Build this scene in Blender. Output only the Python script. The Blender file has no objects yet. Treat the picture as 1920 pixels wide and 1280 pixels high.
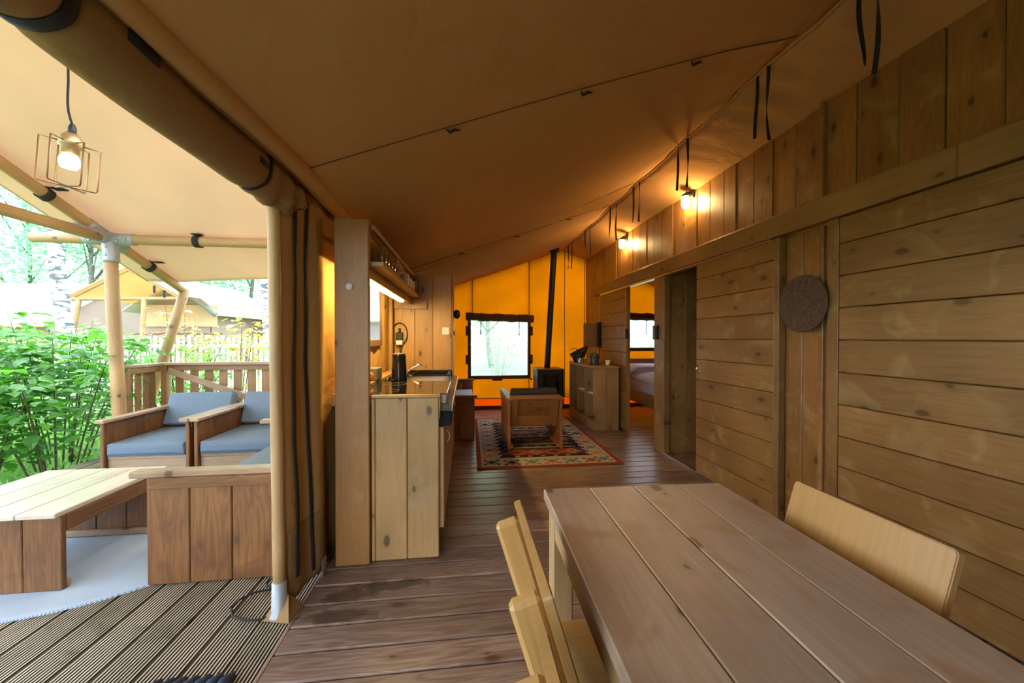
import bpy, bmesh, math, random
from mathutils import Matrix, Vector, noise
R = math.radians
rnd = random.Random(7)
sc = bpy.context.scene
C = sc.collection

# ------------------------------------------------------------------ camera, sky, exposure
cam = bpy.data.objects.new('camera', bpy.data.cameras.new('camera'))
C.objects.link(cam)
cam.location = (0, 0, 1.3)
cam.rotation_euler = (R(90 - 0.56), 0, -math.atan(87 / 715))
cam.data.sensor_width = 36
cam.data.lens = 715 / 1920 * 36
cam.data.clip_start = 0.05
cam.data.clip_end = 300
sc.camera = cam

SKY = 5.0
world = bpy.data.worlds.new('overcast_sky')
sc.world = world
world.use_nodes = True
_b = world.node_tree.nodes['Background']
_b.inputs[0].default_value = (0.80, 0.92, 1.07, 1)
_b.inputs[1].default_value = SKY
sc.view_settings.view_transform = 'Standard'
sc.view_settings.look = 'None'
sc.view_settings.exposure = 0.35
sc.view_settings.gamma = 1
sc.view_settings.use_curve_mapping = False
sc.cycles.max_bounces = 7
sc.cycles.diffuse_bounces = 4
sc.cycles.transmission_bounces = 5
sc.cycles.transparent_max_bounces = 8
sc.cycles.caustics_reflective = False
sc.cycles.caustics_refractive = False
sc.cycles.adaptive_threshold = 0.03
sc.cycles.use_light_tree = False
sc.cycles.sample_clamp_indirect = 6

# ------------------------------------------------------------------ materials
def new_mat(name):
    m = bpy.data.materials.new(name)
    m.use_nodes = True
    nt = m.node_tree
    for n in list(nt.nodes):
        nt.nodes.remove(n)
    out = nt.nodes.new('ShaderNodeOutputMaterial')
    return m, nt, out

def N(nt, kind, **kw):
    n = nt.nodes.new('ShaderNode' + kind)
    for k, v in kw.items():
        setattr(n, k, v)
    return n

def lnk(nt, a, b):
    nt.links.new(a, b)

def principled(nt, out, rough=0.5, metal=0.0, spec=0.5):
    p = N(nt, 'BsdfPrincipled')
    p.inputs['Roughness'].default_value = rough
    p.inputs['Metallic'].default_value = metal
    p.inputs['Specular IOR Level'].default_value = spec
    lnk(nt, p.outputs[0], out.inputs[0])
    return p

def ramp(nt, fac, stops):
    r = N(nt, 'ValToRGB')
    el = r.color_ramp.elements
    el[0].position, el[0].color = stops[0][0], (*stops[0][1], 1)
    el[1].position, el[1].color = stops[1][0], (*stops[1][1], 1)
    for p, c in stops[2:]:
        e = el.new(p); e.color = (*c, 1)
    lnk(nt, fac, r.inputs[0])
    return r.outputs[0]

def mix(nt, fac, a, b, mode='MIX'):
    m = N(nt, 'MixRGB', blend_type=mode)
    for i, v in ((0, fac), (1, a), (2, b)):
        if hasattr(v, 'links'):
            lnk(nt, v, m.inputs[i])
        elif isinstance(v, tuple):
            m.inputs[i].default_value = (*v, 1)
        else:
            m.inputs[i].default_value = v
    return m.outputs[0]

def math_(nt, op, a, b=0.0, clamp=False):
    m = N(nt, 'Math', operation=op, use_clamp=clamp)
    for i, v in ((0, a), (1, b)):
        if hasattr(v, 'links'):
            lnk(nt, v, m.inputs[i])
        else:
            m.inputs[i].default_value = v
    return m.outputs[0]

def bump(nt, p, height, strength=0.2, dist=0.01):
    b = N(nt, 'Bump')
    b.inputs['Strength'].default_value = strength
    b.inputs['Distance'].default_value = dist
    lnk(nt, height, b.inputs['Height'])
    lnk(nt, b.outputs[0], p.inputs['Normal'])

def wood(name, light, dark, knot=(0.085, 0.038, 0.016), rough=0.5, vary=0.18, grain=1.0, knots=0.5,
         stain=None, blotch=None, coat=0.0):
    m, nt, out = new_mat(name)
    p = principled(nt, out, rough)
    tc = N(nt, 'TexCoord')
    oi = N(nt, 'ObjectInfo')
    off = N(nt, 'VectorMath', operation='ADD')
    sc_ = N(nt, 'VectorMath', operation='SCALE')
    cmb = N(nt, 'CombineXYZ')
    for i, k in enumerate((37.0, 11.0, 5.0)):
        lnk(nt, math_(nt, 'MULTIPLY', oi.outputs['Random'], k), cmb.inputs[i])
    lnk(nt, tc.outputs['Object'], off.inputs[0]); lnk(nt, cmb.outputs[0], off.inputs[1])
    # rings: long wavy lines along local x
    mp = N(nt, 'Mapping'); mp.inputs['Scale'].default_value = (0.9, 9, 9)
    lnk(nt, off.outputs[0], mp.inputs[0])
    n1 = N(nt, 'TexNoise'); n1.inputs['Scale'].default_value = 1.6
    n1.inputs['Detail'].default_value = 2; n1.inputs['Distortion'].default_value = 0.6
    lnk(nt, mp.outputs[0], n1.inputs['Vector'])
    rings = math_(nt, 'FRACT', math_(nt, 'MULTIPLY', n1.outputs[0], 9.0))
    rings = math_(nt, 'ABSOLUTE', math_(nt, 'SUBTRACT', rings, 0.5))       # 0..0.5
    mp2 = N(nt, 'Mapping'); mp2.inputs['Scale'].default_value = (3, 110, 110)
    lnk(nt, off.outputs[0], mp2.inputs[0])
    n2 = N(nt, 'TexNoise'); n2.inputs['Scale'].default_value = 1.0; n2.inputs['Detail'].default_value = 1
    lnk(nt, mp2.outputs[0], n2.inputs['Vector'])
    fac = math_(nt, 'ADD', math_(nt, 'MULTIPLY', rings, 0.9 * grain), math_(nt, 'MULTIPLY', n2.outputs[0], 0.55))
    col = ramp(nt, fac, [(0.18, dark), (0.72, light)])
    # broad tone drift
    n3 = N(nt, 'TexNoise'); n3.inputs['Scale'].default_value = 2.2; n3.inputs['Detail'].default_value = 1
    lnk(nt, off.outputs[0], n3.inputs['Vector'])
    tone = ramp(nt, n3.outputs[0], [(0.3, (0.80, 0.78, 0.76)), (0.7, (1.1, 1.1, 1.1))])
    col = mix(nt, 1.0, col, tone, 'MULTIPLY')
    if blotch:
        n4 = N(nt, 'TexNoise'); n4.inputs['Scale'].default_value = 5.0; n4.inputs['Detail'].default_value = 2
        n4.inputs['Distortion'].default_value = 1.2
        lnk(nt, off.outputs[0], n4.inputs['Vector'])
        bf = ramp(nt, n4.outputs[0], [(0.56, (0, 0, 0)), (0.72, (0.75, 0.75, 0.75))])
        col = mix(nt, bf, col, blotch)
    # knots
    if knots > 0:
        mp3 = N(nt, 'Mapping'); mp3.inputs['Scale'].default_value = (3.0, 6.0, 6.0)
        lnk(nt, off.outputs[0], mp3.inputs[0])
        wob = mix(nt, 0.16, mp3.outputs[0], n3.outputs['Color'])
        v = N(nt, 'TexVoronoi', voronoi_dimensions='2D'); v.inputs['Scale'].default_value = 1.0
        lnk(nt, wob, v.inputs['Vector'])
        sel = math_(nt, 'GREATER_THAN', N_sep(nt, v.outputs['Color']), 1 - knots)
        size = math_(nt, 'ADD', math_(nt, 'MULTIPLY', N_sep(nt, v.outputs['Color'], 1), 1.0), 0.35)
        dist = math_(nt, 'DIVIDE', math_(nt, 'ADD', v.outputs['Distance'], math_(nt, 'MULTIPLY', math_(nt, 'SUBTRACT', n2.outputs[0], 0.5), 0.05)), size)
        halo = ramp(nt, dist, [(0.08, (0.45, 0.45, 0.45)), (0.34, (0, 0, 0))])
        col = mix(nt, math_(nt, 'MULTIPLY', halo, sel), col, tuple(0.72 * q for q in dark))
        kf = ramp(nt, dist, [(0.05, (1, 1, 1)), (0.085, (0, 0, 0))])
        col = mix(nt, math_(nt, 'MULTIPLY', math_(nt, 'MULTIPLY', kf, sel), 0.85), col, knot)
    hsv = N(nt, 'HueSaturation')
    val = math_(nt, 'ADD', math_(nt, 'MULTIPLY', oi.outputs['Random'], 2 * vary), 1 - vary)
    lnk(nt, val, hsv.inputs['Value'])
    lnk(nt, col, hsv.inputs['Color'])
    col = hsv.outputs[0]
    if stain:
        g = N(nt, 'NewGeometry')
        nz = N(nt, 'TexNoise'); nz.inputs['Scale'].default_value = 9; nz.inputs['Detail'].default_value = 4
        lnk(nt, g.outputs['Position'], nz.inputs['Vector'])
        tot = None
        for (x, y, rx, ry) in stain:
            s = N(nt, 'VectorMath', operation='SUBTRACT'); lnk(nt, g.outputs['Position'], s.inputs[0])
            s.inputs[1].default_value = (x, y, 0)
            q = N(nt, 'VectorMath', operation='MULTIPLY'); lnk(nt, s.outputs[0], q.inputs[0])
            q.inputs[1].default_value = (1 / rx, 1 / ry, 0)
            l = N(nt, 'VectorMath', operation='LENGTH'); lnk(nt, q.outputs[0], l.inputs[0])
            e = math_(nt, 'ADD', l.outputs['Value'], math_(nt, 'MULTIPLY', math_(nt, 'SUBTRACT', nz.outputs[0], 0.5), 2.6))
            f_ = ramp(nt, e, [(0.45, (1, 1, 1)), (1.25, (0, 0, 0))])
            tot = f_ if tot is None else math_(nt, 'MAXIMUM', tot, f_)
        col = mix(nt, math_(nt, 'MULTIPLY', tot, 0.68), col, (0.03, 0.018, 0.013))
        lnk(nt, math_(nt, 'SUBTRACT', rough, math_(nt, 'MULTIPLY', tot, 0.2)), p.inputs['Roughness'])
    lnk(nt, col, p.inputs['Base Color'])
    bump(nt, p, fac, 0.12, 0.004)
    return m

def N_sep(nt, col, ch=0):
    s = N(nt, 'SeparateColor')
    lnk(nt, col, s.inputs[0])
    return s.outputs[ch]

def plain(name, col, rough=0.5, metal=0.0, spec=0.5, noise_amt=0.12, nscale=14, bumpy=0.0):
    m, nt, out = new_mat(name)
    p = principled(nt, out, rough, metal, spec)
    tc = N(nt, 'TexCoord')
    n = N(nt, 'TexNoise'); n.inputs['Scale'].default_value = nscale; n.inputs['Detail'].default_value = 4
    lnk(nt, tc.outputs['Object'], n.inputs['Vector'])
    a = tuple(c * (1 - noise_amt) for c in col); b = tuple(min(1, c * (1 + noise_amt)) for c in col)
    lnk(nt, ramp(nt, n.outputs[0], [(0.3, a), (0.7, b)]), p.inputs['Base Color'])
    if bumpy:
        bump(nt, p, n.outputs[0], bumpy, 0.01)
    return m

def canvas(name, refl, trans, weave=260, rough=0.85, wrinkle=0.25, patch=0.1):
    """woven cotton: diffuse front, light coming through the cloth"""
    m, nt, out = new_mat(name)
    tc = N(nt, 'TexCoord')
    n = N(nt, 'TexNoise'); n.inputs['Scale'].default_value = 1.7; n.inputs['Detail'].default_value = 4
    lnk(nt, tc.outputs['Object'], n.inputs['Vector'])
    tone = ramp(nt, n.outputs[0], [(0.3, (1 - patch,) * 3), (0.7, (1.0, 1.0, 1.0))])
    w = N(nt, 'TexNoise'); w.inputs['Scale'].default_value = weave; w.inputs['Detail'].default_value = 1
    lnk(nt, tc.outputs['Object'], w.inputs['Vector'])
    d = N(nt, 'BsdfDiffuse'); t = N(nt, 'BsdfTranslucent'); a = N(nt, 'AddShader')
    lnk(nt, mix(nt, 1.0, refl, tone, 'MULTIPLY'), d.inputs[0])
    lnk(nt, mix(nt, 1.0, trans, tone, 'MULTIPLY'), t.inputs[0])
    w2 = N(nt, 'TexNoise'); w2.inputs['Scale'].default_value = 5; w2.inputs['Detail'].default_value = 3
    w2.inputs['Distortion'].default_value = 0.8
    lnk(nt, tc.outputs['Object'], w2.inputs['Vector'])
    b = N(nt, 'Bump'); b.inputs['Strength'].default_value = wrinkle; b.inputs['Distance'].default_value = 0.04
    hsum = math_(nt, 'ADD', w2.outputs[0], math_(nt, 'MULTIPLY', w.outputs[0], 0.05))
    lnk(nt, hsum, b.inputs['Height'])
    for s in (d, t):
        lnk(nt, b.outputs[0], s.inputs['Normal'])
    lnk(nt, d.outputs[0], a.inputs[0]); lnk(nt, t.outputs[0], a.inputs[1])
    lnk(nt, a.outputs[0], out.inputs[0])
    return m

def leafmat(name, c1, c2, trans):
    m, nt, out = new_mat(name)
    oi = N(nt, 'ObjectInfo'); g = N(nt, 'NewGeometry')
    n = N(nt, 'TexNoise'); n.inputs['Scale'].default_value = 2.1; n.inputs['Detail'].default_value = 3
    lnk(nt, g.outputs['Position'], n.inputs['Vector'])
    f = math_(nt, 'ADD', math_(nt, 'MULTIPLY', oi.outputs['Random'], 0.4), math_(nt, 'MULTIPLY', n.outputs[0], 0.7))
    col = ramp(nt, f, [(0.25, c1), (0.8, c2)])
    p = N(nt, 'BsdfPrincipled'); p.inputs['Roughness'].default_value = 0.45
    t = N(nt, 'BsdfTranslucent'); a = N(nt, 'AddShader')
    lnk(nt, col, p.inputs['Base Color'])
    lnk(nt, mix(nt, 1.0, col, trans, 'MULTIPLY'), t.inputs[0])
    lnk(nt, p.outputs[0], a.inputs[0]); lnk(nt, t.outputs[0], a.inputs[1])
    lnk(nt, a.outputs[0], out.inputs[0])
    return m

def emit(name, col, strength):
    m, nt, out = new_mat(name)
    e = N(nt, 'Emission'); e.inputs[0].default_value = (*col, 1); e.inputs[1].default_value = strength
    lnk(nt, e.outputs[0], out.inputs[0])
    return m

def glassmat(name):
    """thin clear glass: see-through with bright rims"""
    m, nt, out = new_mat(name)
    tr = N(nt, 'BsdfTransparent'); tr.inputs[0].default_value = (0.93, 0.95, 0.95, 1)
    gl = N(nt, 'BsdfGlossy'); gl.inputs['Roughness'].default_value = 0.03
    lw = N(nt, 'LayerWeight'); lw.inputs[0].default_value = 0.35
    mx = N(nt, 'MixShader')
    lnk(nt, lw.outputs['Facing'], mx.inputs[0])
    lnk(nt, tr.outputs[0], mx.inputs[1]); lnk(nt, gl.outputs[0], mx.inputs[2])
    lnk(nt, mx.outputs[0], out.inputs[0])
    return m

def vinyl(name):
    """clear window film, slightly milky"""
    m, nt, out = new_mat(name)
    tr = N(nt, 'BsdfTransparent'); tr.inputs[0].default_value = (0.80, 0.83, 0.86, 1)
    tl = N(nt, 'BsdfTranslucent'); tl.inputs[0].default_value = (0.60, 0.64, 0.68, 1)
    gl = N(nt, 'BsdfGlossy'); gl.inputs['Roughness'].default_value = 0.08
    n = N(nt, 'TexNoise'); n.inputs['Scale'].default_value = 6; n.inputs['Detail'].default_value = 3
    b = N(nt, 'Bump'); b.inputs['Strength'].default_value = 0.15; lnk(nt, n.outputs[0], b.inputs['Height'])
    lnk(nt, b.outputs[0], gl.inputs['Normal'])
    m1 = N(nt, 'MixShader'); m1.inputs[0].default_value = 0.3
    lnk(nt, tr.outputs[0], m1.inputs[1]); lnk(nt, tl.outputs[0], m1.inputs[2])
    m2 = N(nt, 'MixShader'); m2.inputs[0].default_value = 0.05
    lnk(nt, m1.outputs[0], m2.inputs[1]); lnk(nt, gl.outputs[0], m2.inputs[2])
    lnk(nt, m2.outputs[0], out.inputs[0])
    return m

M = {}
M['wall'] = wood('pine_wall', (0.39, 0.20, 0.064), (0.27, 0.125, 0.034), rough=0.40, vary=0.14, grain=0.55, blotch=(0.40, 0.255, 0.095))
M['door'] = wood('pine_door', (0.325, 0.185, 0.060), (0.235, 0.122, 0.037), rough=0.42, vary=0.11, grain=0.5, blotch=(0.36, 0.245, 0.10))
M['beam'] = wood('pine_beam', (0.35, 0.21, 0.078), (0.27, 0.148, 0.052), rough=0.5, vary=0.06, grain=0.5)
M['kitchen'] = wood('pine_kitchen', (0.475, 0.285, 0.11), (0.38, 0.215, 0.075), rough=0.45, vary=0.06, grain=0.5, blotch=(0.37, 0.25, 0.13))
M['post'] = wood('pine_post', (0.42, 0.20, 0.052), (0.33, 0.145, 0.033), rough=0.45, vary=0.04, grain=0.5, knots=0.35, blotch=(0.36, 0.205, 0.075))
M['chair'] = wood('beech_chair', (0.47, 0.285, 0.105), (0.385, 0.212, 0.068), rough=0.36, vary=0.05, grain=0.4, knots=0.15)
M['table'] = wood('worn_table', (0.475, 0.365, 0.285), (0.38, 0.28, 0.205), rough=0.40, vary=0.06, grain=0.4, knots=0.75,
                  blotch=(0.35, 0.21, 0.11))
M['tableleg'] = wood('table_leg', (0.58, 0.41, 0.20), (0.47, 0.31, 0.135), rough=0.45, vary=0.05, grain=0.5, knots=0.1)
M['lounge'] = wood('lounge_wood', (0.225, 0.098, 0.028), (0.125, 0.047, 0.012), rough=0.42, vary=0.13, grain=0.8, blotch=(0.10, 0.037, 0.011))
M['ctop'] = wood('pale_wood', (0.66, 0.59, 0.50), (0.52, 0.44, 0.35), rough=0.24, vary=0.05, grain=0.5, knots=0.2)  # paler wood for the boards of the coffee table top
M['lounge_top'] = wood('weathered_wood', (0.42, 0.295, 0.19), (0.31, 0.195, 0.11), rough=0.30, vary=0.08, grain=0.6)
M['lounge_in'] = wood('lounge_indoor_wood', (0.36, 0.16, 0.048), (0.245, 0.096, 0.025), rough=0.48, vary=0.1, grain=0.6)
M['floor'] = wood('floor_planks', (0.285, 0.20, 0.155), (0.15, 0.092, 0.066), rough=0.33, vary=0.25, knots=0.35, grain=0.9,
                  stain=[(-0.58, 1.995, 0.19, 0.06), (-0.60, 1.865, 0.17, 0.055), (-0.40, 2.06, 0.22, 0.05)])
M['deck'] = wood('deck_planks', (0.62, 0.56, 0.46), (0.45, 0.39, 0.30), rough=0.34, vary=0.12, knots=0.3, grain=0.6,
                 blotch=(0.30, 0.25, 0.17))
M['deckgroove'] = wood('deck_groove', (0.055, 0.045, 0.03), (0.03, 0.024, 0.015), rough=0.8, vary=0.15, knots=0)
M['pole'] = wood('round_pole', (0.50, 0.325, 0.15), (0.39, 0.23, 0.095), rough=0.5, vary=0.08, knots=0.4, grain=0.5)
M['rail'] = wood('railing_wood', (0.36, 0.205, 0.08), (0.24, 0.122, 0.042), rough=0.5, vary=0.14, grain=0.6)
M['shelfwood'] = wood('shelf_pine', (0.43, 0.265, 0.105), (0.32, 0.182, 0.064), rough=0.5, vary=0.08, grain=0.5)
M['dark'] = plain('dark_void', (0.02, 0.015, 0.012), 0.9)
M['black'] = plain('black_plastic', (0.012, 0.012, 0.013), 0.45)
M['blackmatt'] = plain('black_matt', (0.01, 0.01, 0.011), 0.8, spec=0.15)
M['webbing'] = plain('black_webbing', (0.014, 0.012, 0.013), 0.8)
M['blackgloss'] = plain('black_gloss', (0.008, 0.008, 0.009), 0.06, noise_amt=0.02)
M['iron'] = plain('cast_iron', (0.018, 0.017, 0.017), 0.55, 0.3)
M['steel'] = plain('brushed_steel', (0.6, 0.6, 0.6), 0.28, 1.0, noise_amt=0.05)
M['chrome'] = plain('chrome', (0.75, 0.75, 0.76), 0.12, 1.0, noise_amt=0.02)
M['galv'] = plain('galvanised_steel', (0.34, 0.36, 0.38), 0.5, 0.35)
M['brass'] = plain('aged_brass', (0.45, 0.34, 0.17), 0.4, 0.8)
M['copper'] = plain('copper_wire', (0.22, 0.12, 0.06), 0.4, 0.8)
M['cushion'] = plain('grey_cushion', (0.12, 0.165, 0.215), 0.85, nscale=60, noise_amt=0.08)
M['cushion_in'] = plain('dark_cushion', (0.02, 0.02, 0.024), 0.8, nscale=60)
M['cushion_sofa'] = plain('blue_grey_cushion', (0.32, 0.37, 0.46), 0.85, nscale=60)
M['white'] = plain('white_plastic', (0.72, 0.71, 0.68), 0.4, noise_amt=0.03)
M['bed'] = plain('white_bedding', (0.80, 0.78, 0.80), 0.9, nscale=6, noise_amt=0.04, bumpy=0.4)
M['ceramic'] = plain('white_ceramic', (0.75, 0.72, 0.66), 0.2, noise_amt=0.02)
M['greygreen'] = plain('grey_green_enamel', (0.05, 0.065, 0.055), 0.35)
M['greybox'] = plain('grey_carton', (0.13, 0.13, 0.14), 0.6)
M['orange'] = plain('orange_print', (0.75, 0.25, 0.04), 0.6)
M['tray'] = plain('cream_steel', (0.55, 0.51, 0.45), 0.5, 0.1)
M['worktop'] = plain('brown_worktop', (0.05, 0.03, 0.022), 0.25, nscale=40)
M['bluemat'] = plain('blue_rubber', (0.03, 0.055, 0.13), 0.45, nscale=40)
M['paper'] = plain('white_card', (0.78, 0.78, 0.76), 0.6, noise_amt=0.02)
M['webbrown'] = plain('brown_webbing', (0.10, 0.045, 0.018), 0.9)
M['seam'] = plain('seam_thread', (0.12, 0.055, 0.02), 0.9)
M['boxbrown'] = plain('brown_board', (0.20, 0.10, 0.03), 0.5)
M['roof'] = canvas('roof_canvas', (0.55, 0.31, 0.13), (0.0, 0.0, 0.0), wrinkle=0.3)
M['flap'] = canvas('tan_canvas', (0.31, 0.19, 0.085), (0.012, 0.007, 0.002), wrinkle=0.35)
M['wallcanvas'] = canvas('wall_canvas', (0.46, 0.28, 0.11), (0.05, 0.026, 0.006), wrinkle=0.5)
M['yellow'] = canvas('yellow_canvas', (0.42, 0.22, 0.02), (0.50, 0.255, 0.001), wrinkle=0.35, patch=0.14)
M['orangestrip'] = canvas('orange_canvas', (0.42, 0.10, 0.012), (0.55, 0.165, 0.001), wrinkle=0.2)
M['brownstrip'] = plain('brown_canvas', (0.11, 0.048, 0.02), 0.9, nscale=40)
M['porch'] = canvas('porch_canvas', (0.62, 0.51, 0.38), (0.245, 0.178, 0.132), wrinkle=0.12, patch=0.08)
M['porchfar'] = canvas('far_awning_canvas', (0.6, 0.46, 0.30), (0.38, 0.275, 0.155), wrinkle=0.1)
M['tentpale'] = canvas('pale_roof_canvas', (0.75, 0.74, 0.70), (0.02, 0.02, 0.02), wrinkle=0.1)
M['tentpink'] = canvas('dusty_wall_canvas', (0.42, 0.31, 0.26), (0.02, 0.015, 0.01), wrinkle=0.1)
M['vinyl'] = vinyl('window_film')
M['glass'] = glassmat('clear_glass')
M['leaf'] = leafmat('hazel_leaf', (0.02, 0.085, 0.012), (0.095, 0.26, 0.03), (1.0, 1.1, 0.6))
M['leafpale'] = leafmat('pale_leaf', (0.10, 0.25, 0.07), (0.28, 0.45, 0.15), (1.0, 1.1, 0.8))
M['leaftree'] = leafmat('tree_leaf', (0.10, 0.25, 0.15), (0.30, 0.52, 0.33), (1.0, 1.0, 0.9))
M['leafgold'] = leafmat('golden_leaf', (0.14, 0.17, 0.05), (0.36, 0.29, 0.11), (1.0, 0.9, 0.5))
M['stem'] = plain('green_brown_stem', (0.10, 0.075, 0.04), 0.8)
M['bark'] = plain('grey_bark', (0.14, 0.12, 0.10), 0.9, nscale=9, noise_amt=0.4)
M['grass'] = plain('garden_ground', (0.20, 0.26, 0.10), 0.95, nscale=3, noise_amt=0.5, bumpy=0.5)
M['grassblade'] = leafmat('grass_blade', (0.08, 0.20, 0.05), (0.22, 0.36, 0.12), (0.8, 0.9, 0.5))
M['bulb'] = emit('warm_bulb', (1.0, 0.64, 0.25), 180)
M['bulb_porch'] = emit('porch_bulb', (1.0, 0.78, 0.45), 22)
M['led'] = emit('led_diffuser', (1.0, 0.69, 0.22), 112)

def birch():
    m, nt, out = new_mat('birch_bark')
    p = principled(nt, out, 0.8)
    tc = N(nt, 'TexCoord'); mp = N(nt, 'Mapping'); mp.inputs['Scale'].default_value = (3, 3, 9)
    lnk(nt, tc.outputs['Object'], mp.inputs[0])
    n = N(nt, 'TexNoise'); n.inputs['Scale'].default_value = 1.5; n.inputs['Detail'].default_value = 5
    lnk(nt, mp.outputs[0], n.inputs['Vector'])
    lnk(nt, ramp(nt, n.outputs[0], [(0.42, (0.10, 0.11, 0.12)), (0.52, (0.62, 0.62, 0.62))]), p.inputs['Base Color'])
    return m
M['birch'] = birch()

def vcol(name, rough=0.95):
    m, nt, out = new_mat(name)
    p = principled(nt, out, rough, spec=0.1)
    a = N(nt, 'Attribute'); a.attribute_name = 'weave'
    tc = N(nt, 'TexCoord'); n = N(nt, 'TexNoise'); n.inputs['Scale'].default_value = 120
    lnk(nt, tc.outputs['Object'], n.inputs['Vector'])
    lnk(nt, mix(nt, 1.0, a.outputs['Color'], ramp(nt, n.outputs[0], [(0.3, (.75, .75, .75)), (0.7, (1.1, 1.1, 1.1))]), 'MULTIPLY'),
        p.inputs['Base Color'])
    bump(nt, p, n.outputs[0], 0.3, 0.004)
    return m
M['kilim'] = vcol('kilim_weave')

def rugmat():
    m, nt, out = new_mat('pale_outdoor_weave')
    p = principled(nt, out, 0.8)
    tc = N(nt, 'TexCoord')
    w = N(nt, 'TexWave'); w.inputs['Scale'].default_value = 38; w.inputs['Distortion'].default_value = 1.5
    w.inputs['Detail'].default_value = 1
    mp = N(nt, 'Mapping'); mp.inputs['Rotation'].default_value = (0, 0, 0.6)
    lnk(nt, tc.outputs['Object'], mp.inputs[0]); lnk(nt, mp.outputs[0], w.inputs['Vector'])
    n = N(nt, 'TexNoise'); n.inputs['Scale'].default_value = 3
    lnk(nt, tc.outputs['Object'], n.inputs['Vector'])
    f = math_(nt, 'ADD', math_(nt, 'MULTIPLY', w.outputs['Fac'], 0.5), math_(nt, 'MULTIPLY', n.outputs[0], 0.5))
    lnk(nt, ramp(nt, f, [(0.3, (0.27, 0.34, 0.43)), (0.65, (0.46, 0.56, 0.68))]), p.inputs['Base Color'])
    bump(nt, p, w.outputs['Fac'], 0.3, 0.004)
    return m
M['outrug'] = rugmat()

# ------------------------------------------------------------------ builders
def world_of(o):
    if o.parent is None:
        return o.matrix_basis.copy()
    return world_of(o.parent) @ o.matrix_parent_inverse @ o.matrix_basis

def adopt(o, parent):
    if parent is not None:
        o.parent = parent
        o.matrix_parent_inverse = world_of(parent).inverted()

def obj(name, me, mat, parent=None, mw=None):
    o = bpy.data.objects.new(name, me)
    C.objects.link(o)
    if mat is not None and len(me.materials) == 0:
        me.materials.append(M[mat] if isinstance(mat, str) else mat)
    if mw is not None:
        o.matrix_basis = mw
    adopt(o, parent)
    return o

def tag(o, label, cat, group=None, kind=None):
    o['label'] = label
    o['category'] = cat
    if group: o['group'] = group
    if kind: o['kind'] = kind
    return o

def thing(name, label, cat, loc=(0, 0, 0), group=None, kind=None, rz=0.0):
    o = bpy.data.objects.new(name, None)
    C.objects.link(o)
    o.empty_display_size = 0.1
    o.location = loc
    o.rotation_euler = (0, 0, rz)
    o.matrix_basis = Matrix.Translation(loc) @ Matrix.Rotation(rz, 4, 'Z')
    return tag(o, label, cat, group, kind)

def dup(root, mw, label):
    def cp(o, par):
        c = o.copy(); C.objects.link(c); c.parent = par
        for ch in kids[o]:
            cp(ch, c)
        return c
    kids = {}
    def walk(o):
        kids[o] = [q for q in ALL() if q.parent == o]
        for q in kids[o]:
            walk(q)
    walk(root)
    r = cp(root, None)
    r.matrix_basis = mw
    r['label'] = label
    return r

def ALL():
    return list(bpy.data.objects)

def mesh(name, vs, fs, smooth=False):
    me = bpy.data.meshes.new(name)
    me.from_pydata([tuple(v) for v in vs], [], fs)
    if smooth:
        me.polygons.foreach_set('use_smooth', [True] * len(me.polygons))
    me.update()
    return me

_cache = {}
def chamfer(L, W, T, b):
    """box with bevelled edges: 24 verts"""
    vs, idx = [], {}
    h = (L / 2, W / 2, T / 2)
    for sx in (-1, 1):
        for sy in (-1, 1):
            for sz in (-1, 1):
                s = (sx, sy, sz)
                for ax in range(3):
                    v = [s[i] * (h[i] if i == ax else h[i] - b) for i in range(3)]
                    idx[(s, ax)] = len(vs); vs.append(v)
    fs = []
    for ax in range(3):
        a1, a2 = (ax + 1) % 3, (ax + 2) % 3
        for s in (-1, 1):
            loop = []
            for (p, q) in ((-1, -1), (1, -1), (1, 1), (-1, 1)):
                k = [0, 0, 0]; k[ax] = s; k[a1] = p; k[a2] = q
                loop.append(idx[(tuple(k), ax)])
            fs.append(loop if s > 0 else loop[::-1])
    for ax in range(3):                       # edges along axis ax
        a1, a2 = (ax + 1) % 3, (ax + 2) % 3
        for p in (-1, 1):
            for q in (-1, 1):
                k0 = [0, 0, 0]; k0[ax] = -1; k0[a1] = p; k0[a2] = q
                k1 = list(k0); k1[ax] = 1
                k0, k1 = tuple(k0), tuple(k1)
                loop = [idx[(k0, a1)], idx[(k1, a1)], idx[(k1, a2)], idx[(k0, a2)]]
                fs.append(loop if p * q < 0 else loop[::-1])
    for sx in (-1, 1):
        for sy in (-1, 1):
            for sz in (-1, 1):
                s = (sx, sy, sz)
                loop = [idx[(s, 0)], idx[(s, 1)], idx[(s, 2)]]
                fs.append(loop if sx * sy * sz > 0 else loop[::-1])
    return vs, fs

def plank_mesh(L, W, T, b, mat):
    key = (round(L, 3), round(W, 3), round(T, 3), round(b, 4), mat)
    if key not in _cache:
        me = mesh('plank', *chamfer(L, W, T, b))
        me.materials.append(M[mat])
        _cache[key] = me
    return _cache[key]

def frame(origin, xa, ya):
    xa = Vector(xa).normalized(); ya = Vector(ya)
    za = xa.cross(ya).normalized(); ya = za.cross(xa)
    m = Matrix((xa, ya, za)).transposed().to_4x4()
    m.translation = Vector(origin)
    return m

def plank(name, c, L, W, T, xa, ya, mat, parent=None, b=0.003):
    b = min(b, T * 0.3, W * 0.3)
    return obj(name, plank_mesh(L, W, T, b, mat), None, parent, frame(c, xa, ya))

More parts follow.
